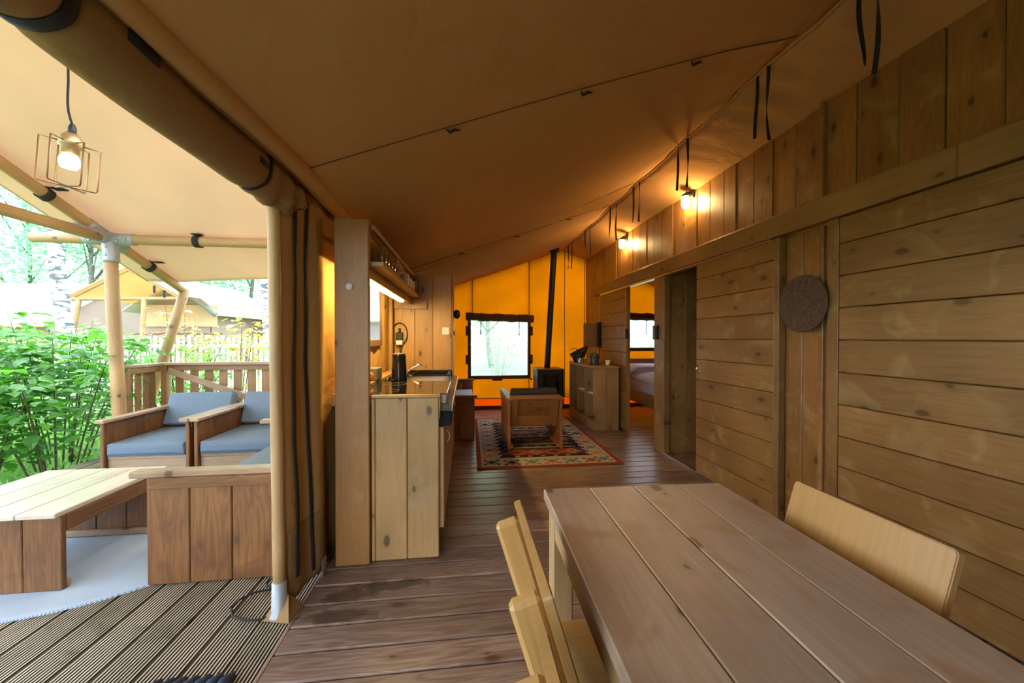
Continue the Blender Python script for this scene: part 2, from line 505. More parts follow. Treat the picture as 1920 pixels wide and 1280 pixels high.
AX = ((1, 0, 0), (0, 1, 0), (0, 0, 1))
def box(name, x, y, z, mat, parent=None, b=0.003, loc=None):
    """axis-aligned board, grain along the longest side; loc = matrix of the thing it is laid out in"""
    lo = (min(x), min(y), min(z)); hi = (max(x), max(y), max(z))
    d = [hi[i] - lo[i] for i in range(3)]
    o = sorted(range(3), key=lambda i: -d[i])
    c = [(hi[i] + lo[i]) / 2 for i in range(3)]
    bb = min(b, d[o[2]] * 0.3)
    mw = frame(c, AX[o[0]], AX[o[1]])
    if loc is not None:
        mw = loc @ mw
    return obj(name, plank_mesh(d[o[0]], d[o[1]], d[o[2]], bb, mat), None, parent, mw)

def bar(name, p, q, W, T, mat, parent=None, side=(0, 0, 1), b=0.003, loc=None):
    p, q = Vector(p), Vector(q)
    mw = frame((p + q) / 2, q - p, Vector(side))
    if loc is not None:
        mw = loc @ mw
    L = (q - p).length
    return obj(name, plank_mesh(L, W, T, min(b, T * .3, W * .3), mat), None, parent, mw)

def tube_mesh(pts, r, seg=8, cap=True):
    pts = [Vector(p) for p in pts]
    n = len(pts)
    rs = r if isinstance(r, (list, tuple)) else [r] * n
    vs, fs = [], []
    prev = None
    for i, p in enumerate(pts):
        t = (pts[min(i + 1, n - 1)] - pts[max(i - 1, 0)])
        t = t.normalized() if t.length > 1e-9 else Vector((0, 0, 1))
        if prev is None:
            u = t.orthogonal().normalized()
        else:
            u = (prev - t * prev.dot(t))
            u = u.normalized() if u.length > 1e-6 else t.orthogonal().normalized()
        prev = u
        w = t.cross(u)
        for k in range(seg):
            a = 2 * math.pi * k / seg
            vs.append(p + (u * math.cos(a) + w * math.sin(a)) * rs[i])
    for i in range(n - 1):
        for k in range(seg):
            k2 = (k + 1) % seg
            fs.append([i * seg + k, i * seg + k2, (i + 1) * seg + k2, (i + 1) * seg + k])
    if cap:
        fs.append(list(range(seg))[::-1]); fs.append(list(range((n - 1) * seg, n * seg)))
    return vs, fs

def tube(name, pts, r, mat, parent=None, seg=8, loc=None):
    vs, fs = tube_mesh(pts, r, seg)
    return obj(name, mesh(name, vs, fs, True), mat, parent, loc)

def log(name, p, q, r, mat='pole', parent=None, seg=18, bow=0.0):
    """round pole; local x along its length so that the grain follows"""
    p, q = Vector(p), Vector(q)
    L = (q - p).length
    pts = [(-L / 2 + L * i / 10, 0, bow * math.sin(math.pi * i / 10)) for i in range(11)]
    vs, fs = tube_mesh(pts, [r * (1 + 0.02 * math.sin(i * 2.1)) for i in range(11)], seg)
    side = (0, 0, 1) if abs((q - p).normalized().z) < 0.9 else (0, 1, 0)
    return obj(name, mesh(name, vs, fs, True), mat, parent, frame((p + q) / 2, q - p, side))

def lathe(name, prof, mat, parent=None, mw=None, seg=24, smooth=True):
    vs, fs = [], []
    n = len(prof)
    for (r, z) in prof:
        for k in range(seg):
            a = 2 * math.pi * k / seg
            vs.append((max(r, 1e-4) * math.cos(a), max(r, 1e-4) * math.sin(a), z))
    for i in range(n - 1):
        for k in range(seg):
            k2 = (k + 1) % seg
            fs.append([i * seg + k, i * seg + k2, (i + 1) * seg + k2, (i + 1) * seg + k])
    return obj(name, mesh(name, vs, fs, smooth), mat, parent, mw)

def T3(x, y, z):
    return Matrix.Translation((x, y, z))

def surf(name, fn, nu, nv, mat, parent=None, thick=0.0, smooth=True):
    vs = [fn(i / nu, j / nv) for j in range(nv + 1) for i in range(nu + 1)]
    fs = [[j * (nu + 1) + i, j * (nu + 1) + i + 1, (j + 1) * (nu + 1) + i + 1, (j + 1) * (nu + 1) + i]
          for j in range(nv) for i in range(nu)]
    o = obj(name, mesh(name, vs, fs, smooth), mat, parent)
    if thick:
        s = o.modifiers.new('thickness', 'SOLIDIFY'); s.thickness = thick; s.offset = 0
    return o

def cushion_mesh(sx, sy, sz, bev=0.035, puff=0.012):
    bm = bmesh.new()
    bmesh.ops.create_cube(bm, size=1)
    for v in bm.verts:
        v.co = Vector((v.co.x * sx, v.co.y * sy, v.co.z * sz))
    bmesh.ops.subdivide_edges(bm, edges=bm.edges[:], cuts=5, use_grid_fill=True)
    for v in bm.verts:
        u, w, t = v.co.x / sx * 2, v.co.y / sy * 2, v.co.z / sz * 2
        if abs(t) > .99:
            v.co.z += math.copysign(puff * (1 - u ** 4) * (1 - w ** 4) + 0.003 * noise.noise(v.co * 9), t)
        elif abs(u) > .99:
            v.co.x += math.copysign(puff * .4 * (1 - w ** 4), u)
        elif abs(w) > .99:
            v.co.y += math.copysign(puff * .4 * (1 - u ** 4), w)
    ed = [e for e in bm.edges if len(e.link_faces) == 2 and e.calc_face_angle() > 0.9]
    bmesh.ops.bevel(bm, geom=ed, offset=min(bev, sz * .3), segments=3, affect='EDGES', profile=0.6)
    me = bpy.data.meshes.new('cushion'); bm.to_mesh(me); bm.free()
    me.polygons.foreach_set('use_smooth', [True] * len(me.polygons))
    return me

def hnoise(x, y, s, a):
    return a * noise.noise(Vector((x * s, y * s, 3.3)))

# ------------------------------------------------------------------ the setting: ground, floors
def S(name, label, cat):
    return thing(name, label, cat, kind='structure')

g = obj('ground', mesh('ground', *(lambda n: ([(-70 + 140 * i / n, -40 + 120 * j / n,
        -0.42 + hnoise(-70 + 140 * i / n, -40 + 120 * j / n, .35, .06)) for j in range(n + 1) for i in range(n + 1)],
        [[j * (n + 1) + i, j * (n + 1) + i + 1, (j + 1) * (n + 1) + i + 1, (j + 1) * (n + 1) + i] for j in range(n) for i in range(n)]))(70), True), 'grass')
tag(g, 'grassy garden ground around the tent', 'ground', kind='structure')

floor = S('floor', 'reddish brown wooden plank floor of the tent', 'floor')
box('subfloor', (-0.76, 4.7), (-1.2, 6.97), (-0.10, -0.034), 'dark', floor)
y = 1.516 - 0.1435 * 17
while y < 6.95:
    box('floor_plank', (-0.785, 4.7), (y + .0038, min(y + 0.1397, 6.96)), (-0.032, 0.0 - .0015 * rnd.random()), 'floor', floor, b=0.006)
    y += 0.1435
box('edge_board', (-0.80, -0.786), (-1.2, 6.95), (-0.14, -0.004), 'floor', floor)

deck = S('deck', 'grooved greenish brown decking boards of the porch', 'deck')
def deck_mesh(L, W, T, n=10):
    prof = []
    p = W / n
    for i in range(n):
        x0 = -W / 2 + i * p
        prof += [(x0 + .16 * p, -.007, 0), (x0 + .24 * p, 0, 1), (x0 + .72 * p, 0, 0), (x0 + .80 * p, -.007, 0)]
    vs, fs, mi = [], [], []
    k = len(prof)
    for s in (-1, 1):
        for (x, z, _) in prof:
            vs.append((s * L / 2, x, z + T / 2))
        vs.append((s * L / 2, W / 2, -T / 2)); vs.append((s * L / 2, -W / 2, -T / 2))
    n2 = k + 2
    for i in range(n2):
        j = (i + 1) % n2
        fs.append([i, n2 + i, n2 + j, j])
        mi.append(1 if (i < k and i % 4 != 1) else 0)
    fs.append(list(range(n2))); fs.append(list(range(n2, 2 * n2))[::-1]); mi += [0, 0]
    me = mesh('deck_board', vs, fs)
    me.materials.append(M['deck']); me.materials.append(M['deckgroove'])
    me.polygons.foreach_set('material_index', mi)
    bm = bmesh.new(); bm.from_mesh(me); bmesh.ops.recalc_face_normals(bm, faces=bm.faces); bm.to_mesh(me); bm.free()
    return me
dm = deck_mesh(6.6, 0.146, 0.028)
for k in range(20):
    xc = -0.935 + 0.08 - 0.1605 * k
    if k == 0:
        xc = -0.8645
    obj('deck_board', dm, None, deck, frame((xc, 1.92, -0.018), (0, 1, 0), (-1, 0, 0)))
for yy in (-1.0, 0.2, 1.4, 2.6, 3.8, 5.0):
    box('joist', (-4.0, -0.82), (yy - .03, yy + .03), (-0.18, -0.034), 'deckgroove', deck)

# ------------------------------------------------------------------ main tent: roof and canvas walls
RX, RZ, SL = 1.78, 2.925, 0.345
def roofz(X, Y):
    z = RZ - SL * abs(X - RX)
    # canvas hangs between the purlins at Y = 1.83 and 4.5 and gathers at the ridge straps
    z -= 0.03 * abs(math.sin((Y - 1.83) * math.pi / 2.67)) * min(1, abs(X - RX))
    near = math.exp(-((X - RX) / 0.28) ** 2)
    z -= 0.02 * near * (0.5 - 0.5 * math.cos((Y - 2.15) * 2 * math.pi / 0.82))
    z += hnoise(X, Y, 1.3, 0.008) + 0.006 * near * noise.noise(Vector((X * 9, Y * 3, 0)))
    fold = math.exp(-((X - RX - .1) / 0.34) ** 2)
    z += 0.012 * fold * noise.noise(Vector((X * 2.2, Y * 7.5 + X * 3, 5)))
    return z
ceil = S('ceiling', 'brown canvas tent roof with a ridge and hanging straps', 'ceiling')
surf('left_slope', lambda u, v: (-0.78 + (RX + 0.78) * u, -1.2 + 8.3 * v, roofz(-0.78 + (RX + 0.78) * u, -1.2 + 8.3 * v)), 44, 260, 'roof', ceil, 0.004)
surf('right_slope', lambda u, v: (RX + 3.2 * u, -1.2 + 8.3 * v, roofz(RX + 3.2 * u, -1.2 + 8.3 * v)), 50, 260, 'roof', ceil, 0.004)
surf('eave_light_stop', lambda u, v: (-0.70 - 0.30 * u, -1.2 + 8.2 * v, 2.075 + 0.05 * u - .02 * u * u), 4, 60, 'roof', ceil, 0.004)  # added canvas strip, keeps daylight from leaking in between roll and eave
tube('ridge_seam', [(RX, -1.2 + 8.2 * i / 80, roofz(RX, -1.2 + 8.2 * i / 80) - .006) for i in range(81)], 0.011, 'roof', ceil, 6)
for (yy, xs) in ((1.83, (-0.06, 0.59, 1.17)), (4.5, (-0.05, 0.61, 1.24))):
    tube('roof_seam', [(-0.7 + 2.44 * i / 40, yy - .03 * math.sin(i / 40 * 3.1), roofz(-0.7 + 2.44 * i / 40, yy) - .004) for i in range(41)], 0.0035, 'seam', ceil, 5)
    for x in xs:
        z = roofz(x, yy) - .006
        tube('tie_knot', [(x - .035, yy - .01, z), (x - .012, yy + .012, z - .012), (x + .01, yy - .012, z - .010), (x + .035, yy + .008, z)], [.004, .007, .007, .003], 'webbing', ceil, 6)
tube('roof_crease', [(-0.6 + 2.3 * i / 30, 4.72 - .42 * (i / 30) ** 1.6, roofz(-0.6 + 2.3 * i / 30, 4.72 - .42 * (i / 30) ** 1.6) - .003) for i in range(31)], 0.006, 'roof', ceil, 5)
straps = [(3.04, 2.54), (2.90, 2.51), (2.16, 2.53), (2.07, 2.47), (1.545, 2.53), (1.475, 2.46), (3.90, 2.53), (3.76, 2.49),
          (4.56, 2.54), (4.36, 2.46), (5.55, 2.52), (5.34, 2.47), (6.50, 2.5), (6.28, 2.46)]
for k, (yy, ze) in enumerate(straps):
    zt = roofz(RX, yy)
    n = 10
    vs, fs = [], []
    r2 = random.Random(k)
    for i in range(n + 1):
        t = i / n
        z = zt + (ze - zt) * t
        a = 0.5 + 1.5 * math.sin(k * 1.7 + t * 2.2)          # ribbon twists as it hangs
        w = 0.0095
        dx = 0.012 * math.sin(k + 4 * t) * t; dy = 0.014 * math.sin(2 * k + 3.3 * t) * t
        vs += [(RX + dx - w * math.sin(a), yy + dy - w * math.cos(a), z), (RX + dx + w * math.sin(a), yy + dy + w * math.cos(a), z)]
    for i in range(n):
        fs.append([2 * i, 2 * i + 1, 2 * i + 3, 2 * i + 2])
    o = obj('hanging_strap', mesh('hanging_strap', vs, fs), 'webbing', ceil)
    s = o.modifiers.new('thickness', 'SOLIDIFY'); s.thickness = 0.003

# back wall: patches around the two windows
WB = 6.95
wb = S('wall_back', 'glowing yellow canvas back wall with an orange foot strip', 'wall')
W1 = (0.085, 1.145, 0.60, 1.63)
W3 = (2.98, 3.95, 1.10, 1.66)
def yel(x0, x1, z0, z1, n=10, name='canvas_panel', mat='yellow', parent=None, yy=WB):
    def f(u, v):
        X = x0 + (x1 - x0) * u
        zt = z1(X) if callable(z1) else z1
        zb = z0(X) if callable(z0) else z0
        Z = zb + (zt - zb) * v
        return (X, yy + hnoise(X, Z, 1.6, 0.014) + 0.006 * noise.noise(Vector((X * 2 + Z * 5, Z * 1.5, 1))), Z)
    return surf(name, f, max(2, int(abs(x1 - x0) * n)), 14, mat, parent or wb, 0.002)
top = lambda X: roofz(X, WB) + 0.02
yel(-0.86, W1[0], 0.19, top); yel(W1[1], W3[0], 0.19, top); yel(W3[1], 4.75, 0.19, top)
yel(W1[0], W1[1], 0.19, W1[2]); yel(W1[0], W1[1], W1[3], top)
yel(W3[0], W3[1], 0.19, W3[2]); yel(W3[0], W3[1], W3[3], top)
yel(-0.86, 4.75, 0.05, 0.195, name='foot_strip', mat='orangestrip')
box('base_trim', (-0.86, 4.75), (6.925, 6.95), (0.0, 0.06), 'brownstrip', wb)
box('strip_seam', (-0.86, 4.75), (6.936, 6.942), (0.188, 0.2), 'brownstrip', wb)
for X in (0.124, 1.16, 1.83):
    lo, hi = 0.2, roofz(X, WB)
    segs = [(lo, hi)]
    if W1[0] < X < W1[1]: segs = [(lo, W1[2] - .05), (W1[3] + .1, hi)]
    for (a, b) in segs:
        tube('seam', [(X, WB - 0.016 + hnoise(X, a + (b - a) * i / 8, 1.6, 0.014), a + (b - a) * i / 8) for i in range(9)], 0.0065, 'seam', wb, 5)
for (X, Z) in ((1.20, .54), (0.02, .55)):
    lathe('toggle', [(0, 0), (.014, 0), (.02, .012), (.012, .024), (0, .026)], 'webbing', wb, T3(X, WB - .02, Z) @ Matrix.Rotation(R(90), 4, 'X'), 10)
tube('corner_seam', [(2.21, WB - .03, .2), (2.21, WB - .03, 2.74)], 0.006, 'seam', wb, 5)

def canvas_window(name, label, w, yy, ties=(0.28, 0.8), tabs=True, rollr=0.072):
    t = S(name, label, 'window')
    x0, x1, z0, z1 = w
    box('window_frame', (x0 - .045, x0 + .012), (yy - .012, yy - .004), (z0 - .05, z1 + .03), 'brownstrip', t)
    box('window_frame', (x1 - .012, x1 + .045), (yy - .012, yy - .004), (z0 - .05, z1 + .03), 'brownstrip', t)
    box('window_frame', (x0 - .045, x1 + .045), (yy - .013, yy - .005), (z0 - .055, z0 + .012), 'brownstrip', t)
    vs = [(x0 + (x1 - x0) * i / 8, yy - .002 + .006 * math.sin(i * 1.3 + j), z0 + (z1 - z0) * j / 8) for j in range(9) for i in range(9)]
    fs = [[j * 9 + i, j * 9 + i + 1, (j + 1) * 9 + i + 1, (j + 1) * 9 + i] for j in range(8) for i in range(8)]
    obj('window_pane', mesh('pane', vs, fs, True), 'vinyl', t)
    r = tube('rolled_blind', [(x0 - .08 + (x1 - x0 + .17) * i / 16, yy - .05, z1 + .05 - .035 * i / 16 + .004 * math.sin(i)) for i in range(17)],
         [rollr * (1 + .07 * math.sin(i * 1.9)) for i in range(17)], 'brownstrip', t, 12)
    for f_ in ties:
        X = x0 + (x1 - x0) * f_
        zc = z1 + .05 - .035 * f_
        vs2, fs2 = tube_mesh([(X, yy - .05 + (rollr + .006) * math.cos(a), zc + (rollr + .006) * math.sin(a)) for a in [k * math.pi / 6 for k in range(13)]], .005, 5)
        obj('blind_strap', mesh('blind_strap', vs2, fs2, True), 'webbing', r)
        tube('hanging_tie', [(X, yy - .06, zc - rollr), (X - .008, yy - .05, zc - rollr - .12), (X - .005, yy - .045, zc - rollr - .25)], .009, 'webbing', t, 5)
    if tabs:
        for zz in (z0 + .22, z0 + .74):
            box('velcro_tab', (x0 - .085, x0 - .03), (yy - .017, yy - .012), (zz, zz + .17), 'webbrown', t)
            box('velcro_tab', (x1 + .03, x1 + .085), (yy - .017, yy - .012), (zz, zz + .17), 'webbrown', t)
        box('velcro_tab', (x0 + .40, x0 + .58), (yy - .017, yy - .012), (z0 - .085, z0 - .04), 'webbrown', t)
    return t
canvas_window('window_1', 'clear film window in the yellow back wall under a rolled blind', W1, WB, (0.18, 0.84))
canvas_window('window_3', 'small film window in the yellow wall above the bed', W3, WB, (0.45,), False)

# left canvas wall
WL = -0.80
wl = S('wall_left', 'tan canvas side wall with black zips beside the doorway', 'wall')
W2 = (2.70, 3.70, 1.26, 1.77)       # Y0, Y1, Z0, Z1
def wlx(Y, Z):
    base = WL - 0.055 * max(0, min(1.1, (2.16 - Y) / .24)) ** 0.8
    amp = 0.012 if Y < 2.5 else 0.008
    return base + amp * math.sin(Y * 26 + 1.2 * math.sin(Z * 1.4)) * (0.5 + 0.5 * math.sin(Z * 1.1 + 1)) + hnoise(Y, Z, 2.5, 0.012)
def side(y0, y1, z0, z1, nu, nv=16, name='canvas_panel', mat='wallcanvas'):
    surf(name, lambda u, v: (wlx(y0 + (y1 - y0) * u, z0 + (z1 - z0) * v), y0 + (y1 - y0) * u, z0 + (z1 - z0) * v), nu, nv, mat, wl, 0.002)
HT = 2.09
side(1.898, W2[0], 0.02, HT, 50, 30); side(W2[1], 6.95, 0.02, HT, 60)
side(W2[0], W2[1], 0.02, W2[2], 30); side(W2[0], W2[1], W2[3], HT, 30, 6)
# splash strip along the bottom of the door panel
surf('splash_strip', lambda u, v: (wlx(1.93 + .3 * u, .02 + .34 * v) + .004, 1.93 + .3 * u, .02 + .34 * v), 14, 8, 'flap', wl, 0.002)
def zip_strip(pts, w=0.013):
    vs, fs = [], []
    for i in range(41):
        t = i / 40 * (len(pts) - 1); k = min(int(t), len(pts) - 2); f_ = t - k
        yy = pts[k][0] + (pts[k + 1][0] - pts[k][0]) * f_; zz = pts[k][1] + (pts[k + 1][1] - pts[k][1]) * f_
        for s in (-1, 1):
            vs.append((wlx(yy + s * w, zz) + .006, yy + s * w, zz))
    for i in range(40):
        fs.append([2 * i, 2 * i + 1, 2 * i + 3, 2 * i + 2])
    o = obj('zip', mesh('zip', vs, fs, True), 'webbing', wl)
    o.modifiers.new('thickness', 'SOLIDIFY').thickness = 0.004
zip_strip([(1.99, 1.98), (2.01, 1.6), (1.985, 1.2), (1.97, .8), (1.995, .45), (1.99, .12)])
zip_strip([(2.105, 2.0), (2.09, 1.6), (2.085, 1.2), (2.10, .8), (2.125, .4), (2.14, .06)], 0.009)
tube('flap_piping', [(wlx(1.898, .05 + 1.95 * i / 20), 1.897, .05 + 1.95 * i / 20) for i in range(21)], .0025, 'porch', wl, 6)
box('bracket', (-0.775, -0.765), (2.16, 2.21), (0.0, 0.10), 'steel', wl)
# kitchen window in the side wall
w2 = S('window_2', 'film window in the canvas wall behind the kitchen', 'window')
for (a, b, c, d_) in ((W2[0] - .02, W2[0] + .03, W2[2] - .03, W2[3] + .03), (W2[1] - .03, W2[1] + .02, W2[2] - .03, W2[3] + .03),
                      (W2[0], W2[1], W2[2] - .035, W2[2] + .02), (W2[0], W2[1], W2[3] - .02, W2[3] + .035)):
    box('window_frame', (WL + .012, WL + .02), (a, b), (c, d_), 'brownstrip', w2)
surf('window_pane', lambda u, v: (WL + .008 + .004 * math.sin(u * 9 + v * 4), W2[0] + u * (W2[1] - W2[0]), W2[2] + v * (W2[3] - W2[2])), 12, 8, 'vinyl', w2)
tube('toggle_cord', [(WL + .03, 3.78, 1.79), (WL + .035, 3.79, 1.68), (WL + .035, 3.785, 1.58)], [.004, .004, .009], 'webbing', w2, 6)

# eave pole in its canvas sleeve, above the doorway
ev = thing('eave_pole', 'canvas sleeved eave pole along the edge of the brown roof', 'pole', (-0.72, 0, 2.0), kind='structure')
tube('sleeve', [(-0.735 + .004 * math.sin(i), -1.2 + 8.1 * i / 40, 2.045 + 0.012 * math.sin(i * .5)) for i in range(41)], [.036 + .003 * math.sin(i * 1.7) for i in range(41)], 'roof', ev, 12)

# ------------------------------------------------------------------ right wall: boards, header, doors
wr = S('wall_right', 'pine board side wall of upright planks under the canvas roof', 'wall')
seams = [-1.15, -.95, -.75, -.55, -.35, -.15, .05, .25, .45, .65, .85, 1.10, 1.345, 1.545, 1.739, 1.955, 2.146, 2.362, 2.556, 2.743, 2.938, 3.088, 3.284, 3.48, 3.676, 3.911, 4.144, 4.335,
         4.52, 4.703, 4.911, 5.1, 5.29, 5.48, 5.67, 5.86, 6.05, 6.25, 6.45, 6.65, 6.8, 6.94]
for i, (a, b) in enumerate(zip(seams[:-1], seams[1:])):
    dz = (i * 7 % 5 - 2) * .0015
    box('wall_plank', (2.238 + dz, 2.262), (a + .002, b - .002), (2.0, 2.775 + hnoise(a, 0, 1, .02)), 'wall', wr, b=.005)
def lower(y0, y1, w=.19, x=2.238, zt=2.0):
    n = max(1, round((y1 - y0) / w))
    for k in range(n):
        box('wall_plank', (x, 2.262), (y0 + (y1 - y0) * k / n + .002, y0 + (y1 - y0) * (k + 1) / n - .002), (0.0, zt), 'wall', wr, b=.005)
lower(5.16, 6.94); lower(2.30, 3.05, .2); lower(2.03, 2.30, .16); lower(-1.15, 2.03, .2)
box('batten', (2.218, 2.24), (2.135, 2.165), (0.0, 2.0), 'wall', wr)
box('batten', (2.205, 2.24), (2.13, 2.16), (2.16, 2.78), 'wall', wr)
tr = S('trim_1', 'long pine header beam above the sliding doors', 'trim')
for a, b in ((-1.15, 1.45), (1.452, 3.0), (3.002, 4.75), (4.752, 6.36)):
    box('header_board', (2.165, 2.232), (a, b), (2.012, 2.158), 'beam', tr, b=.004)
box('top_strip', (2.20, 2.236), (-1.15, 6.36), (2.16, 2.178), 'beam', tr)
box('track', (2.17, 2.235), (2.5, 6.0), (1.985, 2.010), 'steel', tr)

def ring_handle(parent, X, Y, Z):
    pts = [(X - .035 * math.sin(math.pi * i / 10), Y, Z - .05 + .10 * i / 10) for i in range(11)]
    tube('door_handle', pts, .006, 'chrome', parent, 8)
DZ = [2.005, 1.852, 1.663, 1.476, 1.287, 1.097, .908, .722, .544, .362, .187, 0.02]
def door(name, label, y0, y1, stile=None, handle=None, x=2.178):
    t = S(name, label, 'door')
    for a, b in zip(DZ[:-1], DZ[1:]):
        box('door_plank', (x, x + .022), (y0, y1), (b + .002, a - .002), 'door', t, b=.004)
    box('door_brace', (x + .023, x + .045), (y0 + .02, y0 + .12), (.03, 2.0), 'door', t)
    box('door_brace', (x + .023, x + .045), (y1 - .12, y1 - .02), (.03, 2.0), 'door', t)
    if stile:
        box('door_stile', (x - .004, x + .05), stile, (.015, 2.005), 'door', t)
    if handle:
        ring_handle(t, x, handle, 1.01)
    return t
dA = door('door_1', 'sliding board door behind the cube shelf, next to the bedroom', 4.99, 5.94, (4.965, 4.99), 5.15)
box('door_lock', (2.15, 2.178), (4.93, 4.964), (1.29, 1.42), 'black', dA)
dB = door('door_2', 'sliding board door between the open doorway and the woven wall disc', 2.47, 3.39, (2.425, 2.468), 3.33)
dC = door('door_3', 'wide board door on the right beside the dining table', 0.95, 1.995, (1.997, 2.065))

wp = S('wall_partition', 'upright plank partition seen through the open doorway', 'wall')
box('jamb', (2.19, 2.262), (4.005, 4.23), (0.0, 2.0), 'door', wp, b=.004)
for k in range(13):
    a = 2.264 + .19 * k
    box('partition_plank', (a, a + .186), (4.03, 4.055), (0.0, roofz(a, 4) - .06), 'wall', wp)
    box('partition_plank', (a, a + .186), (4.18, 4.205), (0.0, roofz(a, 4) - .06), 'wall', wp)
box('jamb_lock', (2.16, 2.19), (4.12, 4.21), (1.28, 1.44), 'black', wp)
box('lock_plate', (2.152, 2.16), (4.14, 4.19), (1.30, 1.355), 'greygreen', wp)
box('lock_plate', (2.152, 2.16), (4.14, 4.19), (1.365, 1.42), 'greygreen', wp)
box('threshold', (2.19, 2.262), (3.05, 4.005), (0.0, 0.016), 'steel', wp)
wbed = S('wall_far', 'canvas outer wall of the bedrooms', 'wall')
surf('canvas_panel', lambda u, v: (4.72 + hnoise(u * 8, v * 2, 1.5, .02), -1.2 + 8.15 * u, 2.0 * v), 40, 8, 'wallcanvas', wbed, .002)
wf = S('wall_front', 'canvas front wall behind the dining table', 'wall')
surf('canvas_panel', lambda u, v: (-0.1 + 4.85 * u, -1.15 + hnoise(u * 5, v * 2, 1.5, .02), v * (roofz(-0.1 + 4.85 * u, -1.15))), 30, 8, 'wallcanvas', wf, .002)

# ------------------------------------------------------------------ porch: canvas roof, pole frame, railing
PS = 0.39
def porchz(X, Y):
    ridge = 1.55
    z = 2.445 + PS * (4.5 - ridge) - PS * abs(Y - ridge)
    z -= 0.035 * math.sin(math.pi * max(0, min(1, (X + 3.75) / 2.9))) * (1 if X > -3.75 else 0)
    # edge folds close to the tent
    k = max(0, min(1, (X + 3.2) / 1.6)) * max(0, min(1, (Y - 4.5) / .35))
    z += 0.016 * k * math.sin((Y - 4.5) * 34 + X * 1.3)
    return z + hnoise(X, Y, .9, 0.012)
pc = S('porch_roof', 'cream canvas awning over the porch, lit from above', 'awning')
def pcf(u, v):
    X = -4.12 + 3.36 * u
    edge = 5.52 - 0.16 * math.sin(math.pi * max(0, min(1, (X + 3.75) / 3.2)))
    Y = -1.6 + (edge + 1.6) * v
    return (X, Y, porchz(X, Y))
surf('awning_canvas', pcf, 60, 120, 'porch', pc, 0.003)
hem = [Vector(pcf(i / 40, 1)) for i in range(41)]
tube('hem', hem, 0.009, 'porch', pc, 6)
tube('hem', [pcf(0, i / 40) for i in range(41)], 0.009, 'porch', pc, 6)

pf = thing('timber_structure', 'round timber pole frame with metal corner sleeves under the awning', 'timber structure', (-3.68, 4.5, 0))
PJ = Vector((-3.715, 4.5, 2.335))
log('post', (-3.60, 4.5, -0.4), PJ, 0.058, 'pole', pf)
log('cross_beam', (-4.42, 4.5, 2.335), (-0.80, 4.5, 2.335), 0.052, 'pole', pf)
log('tie_beam', (-3.74, -1.2, 2.36), PJ, 0.052, 'pole', pf)
log('rafter', (-3.75, 1.6, 3.50), (-3.75, 5.66, 1.915), 0.05, 'pole', pf)
log('rafter', (-3.75, 1.5, 3.50), (-3.75, -1.6, 2.29), 0.05, 'pole', pf)
log('ridge_beam', (-3.9, 1.55, 3.47), (-0.9, 1.55, 3.47), 0.05, 'pole', pf)
log('leaning_post', (-4.42, 5.61, -0.4), (-3.73, 5.61, 1.95), 0.055, 'pole', pf)
log('sleeve', PJ + Vector((0.0, 0, .06)), (-3.695, 4.5, 2.09), 0.066, 'galv', pf)
log('sleeve', (-3.93, 4.5, 2.335), (-3.47, 4.5, 2.335), 0.060, 'galv', pf)
log('sleeve', (-3.735, 4.15, 2.35), PJ, 0.060, 'galv', pf)
log('sleeve', (-3.75, 4.30, 2.446), (-3.75, 4.72, 2.282), 0.058, 'galv', pf)
for (x, z) in ((-3.60, 2.31), (-3.53, 2.32), (-3.85, 2.31), (-3.70, 2.16), (-3.70, 2.24)):
    lathe('bolt', [(.0, 0), (.011, 0), (.011, .008), (0, .010)], 'steel', pf, T3(x, 4.437, z) @ Matrix.Rotation(R(90), 4, 'X'), 8)
def strap_loop(c, ax, r, w=0.035):
    ax = Vector(ax).normalized(); u = ax.orthogonal().normalized(); v = ax.cross(u)
    vs, fs = [], []
    n = 20
    for i in range(n):
        a = 2 * math.pi * i / n
        for s in (-1, 1):
            vs.append(Vector(c) + ax * s * w + (u * math.cos(a) + v * math.sin(a)) * r)
    for i in range(n):
        j = (i + 1) % n
        fs.append([2 * i, 2 * i + 1, 2 * j + 1, 2 * j])
    o = obj('strap', mesh('strap', vs, fs, True), 'webbing', pf)
    o.modifiers.new('thickness', 'SOLIDIFY').thickness = 0.004
    return o
def rafter_at(Y): return (-3.75, Y, 1.915 + (5.66 - Y) * PS)
for Y in (3.92, 5.05):
    strap_loop(rafter_at(Y), (0, 1, -PS), 0.058, .032)
    p = Vector(rafter_at(Y)); box('strap_patch', (-3.70, -3.60), (Y - .03, Y + .05), (p.z + .045, p.z + .055), 'webbing', pf)
strap_loop((-2.86, 4.5, 2.335), (1, 0, 0), 0.060, .03)
box('strap_patch', (-2.90, -2.80), (4.44, 4.5), (2.40, 2.41), 'webbing', pf)

# railing
rl = thing('porch_railing', 'wooden porch railing with flat balusters and a diagonal brace', 'railing', (-3.62, 5.14, 0))
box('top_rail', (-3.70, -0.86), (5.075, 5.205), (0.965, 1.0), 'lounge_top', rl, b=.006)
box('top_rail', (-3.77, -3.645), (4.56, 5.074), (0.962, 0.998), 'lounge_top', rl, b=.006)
box('under_rail', (-3.60, -0.86), (5.11, 5.15), (0.90, 0.963), 'rail', rl)
box('under_rail', (-3.70, -3.655), (4.66, 5.08), (0.895, 0.960), 'rail', rl)
box('post', (-3.76, -3.645), (4.565, 4.66), (-0.3, 0.961), 'rail', rl)
box('post', (-3.66, -3.60), (5.085, 5.165), (-0.3, 0.961), 'rail', rl)
for yy in (4.72, 4.83, 4.94, 5.03):
    box('baluster', (-3.725, -3.70), (yy - .035, yy + .035), (-0.1, 0.955), 'rail', rl)
for k in range(17):
    X = -3.50 + .165 * k
    box('baluster', (X - .045, X + .045), (5.152, 5.175), (-0.1, 0.955), 'rail', rl)
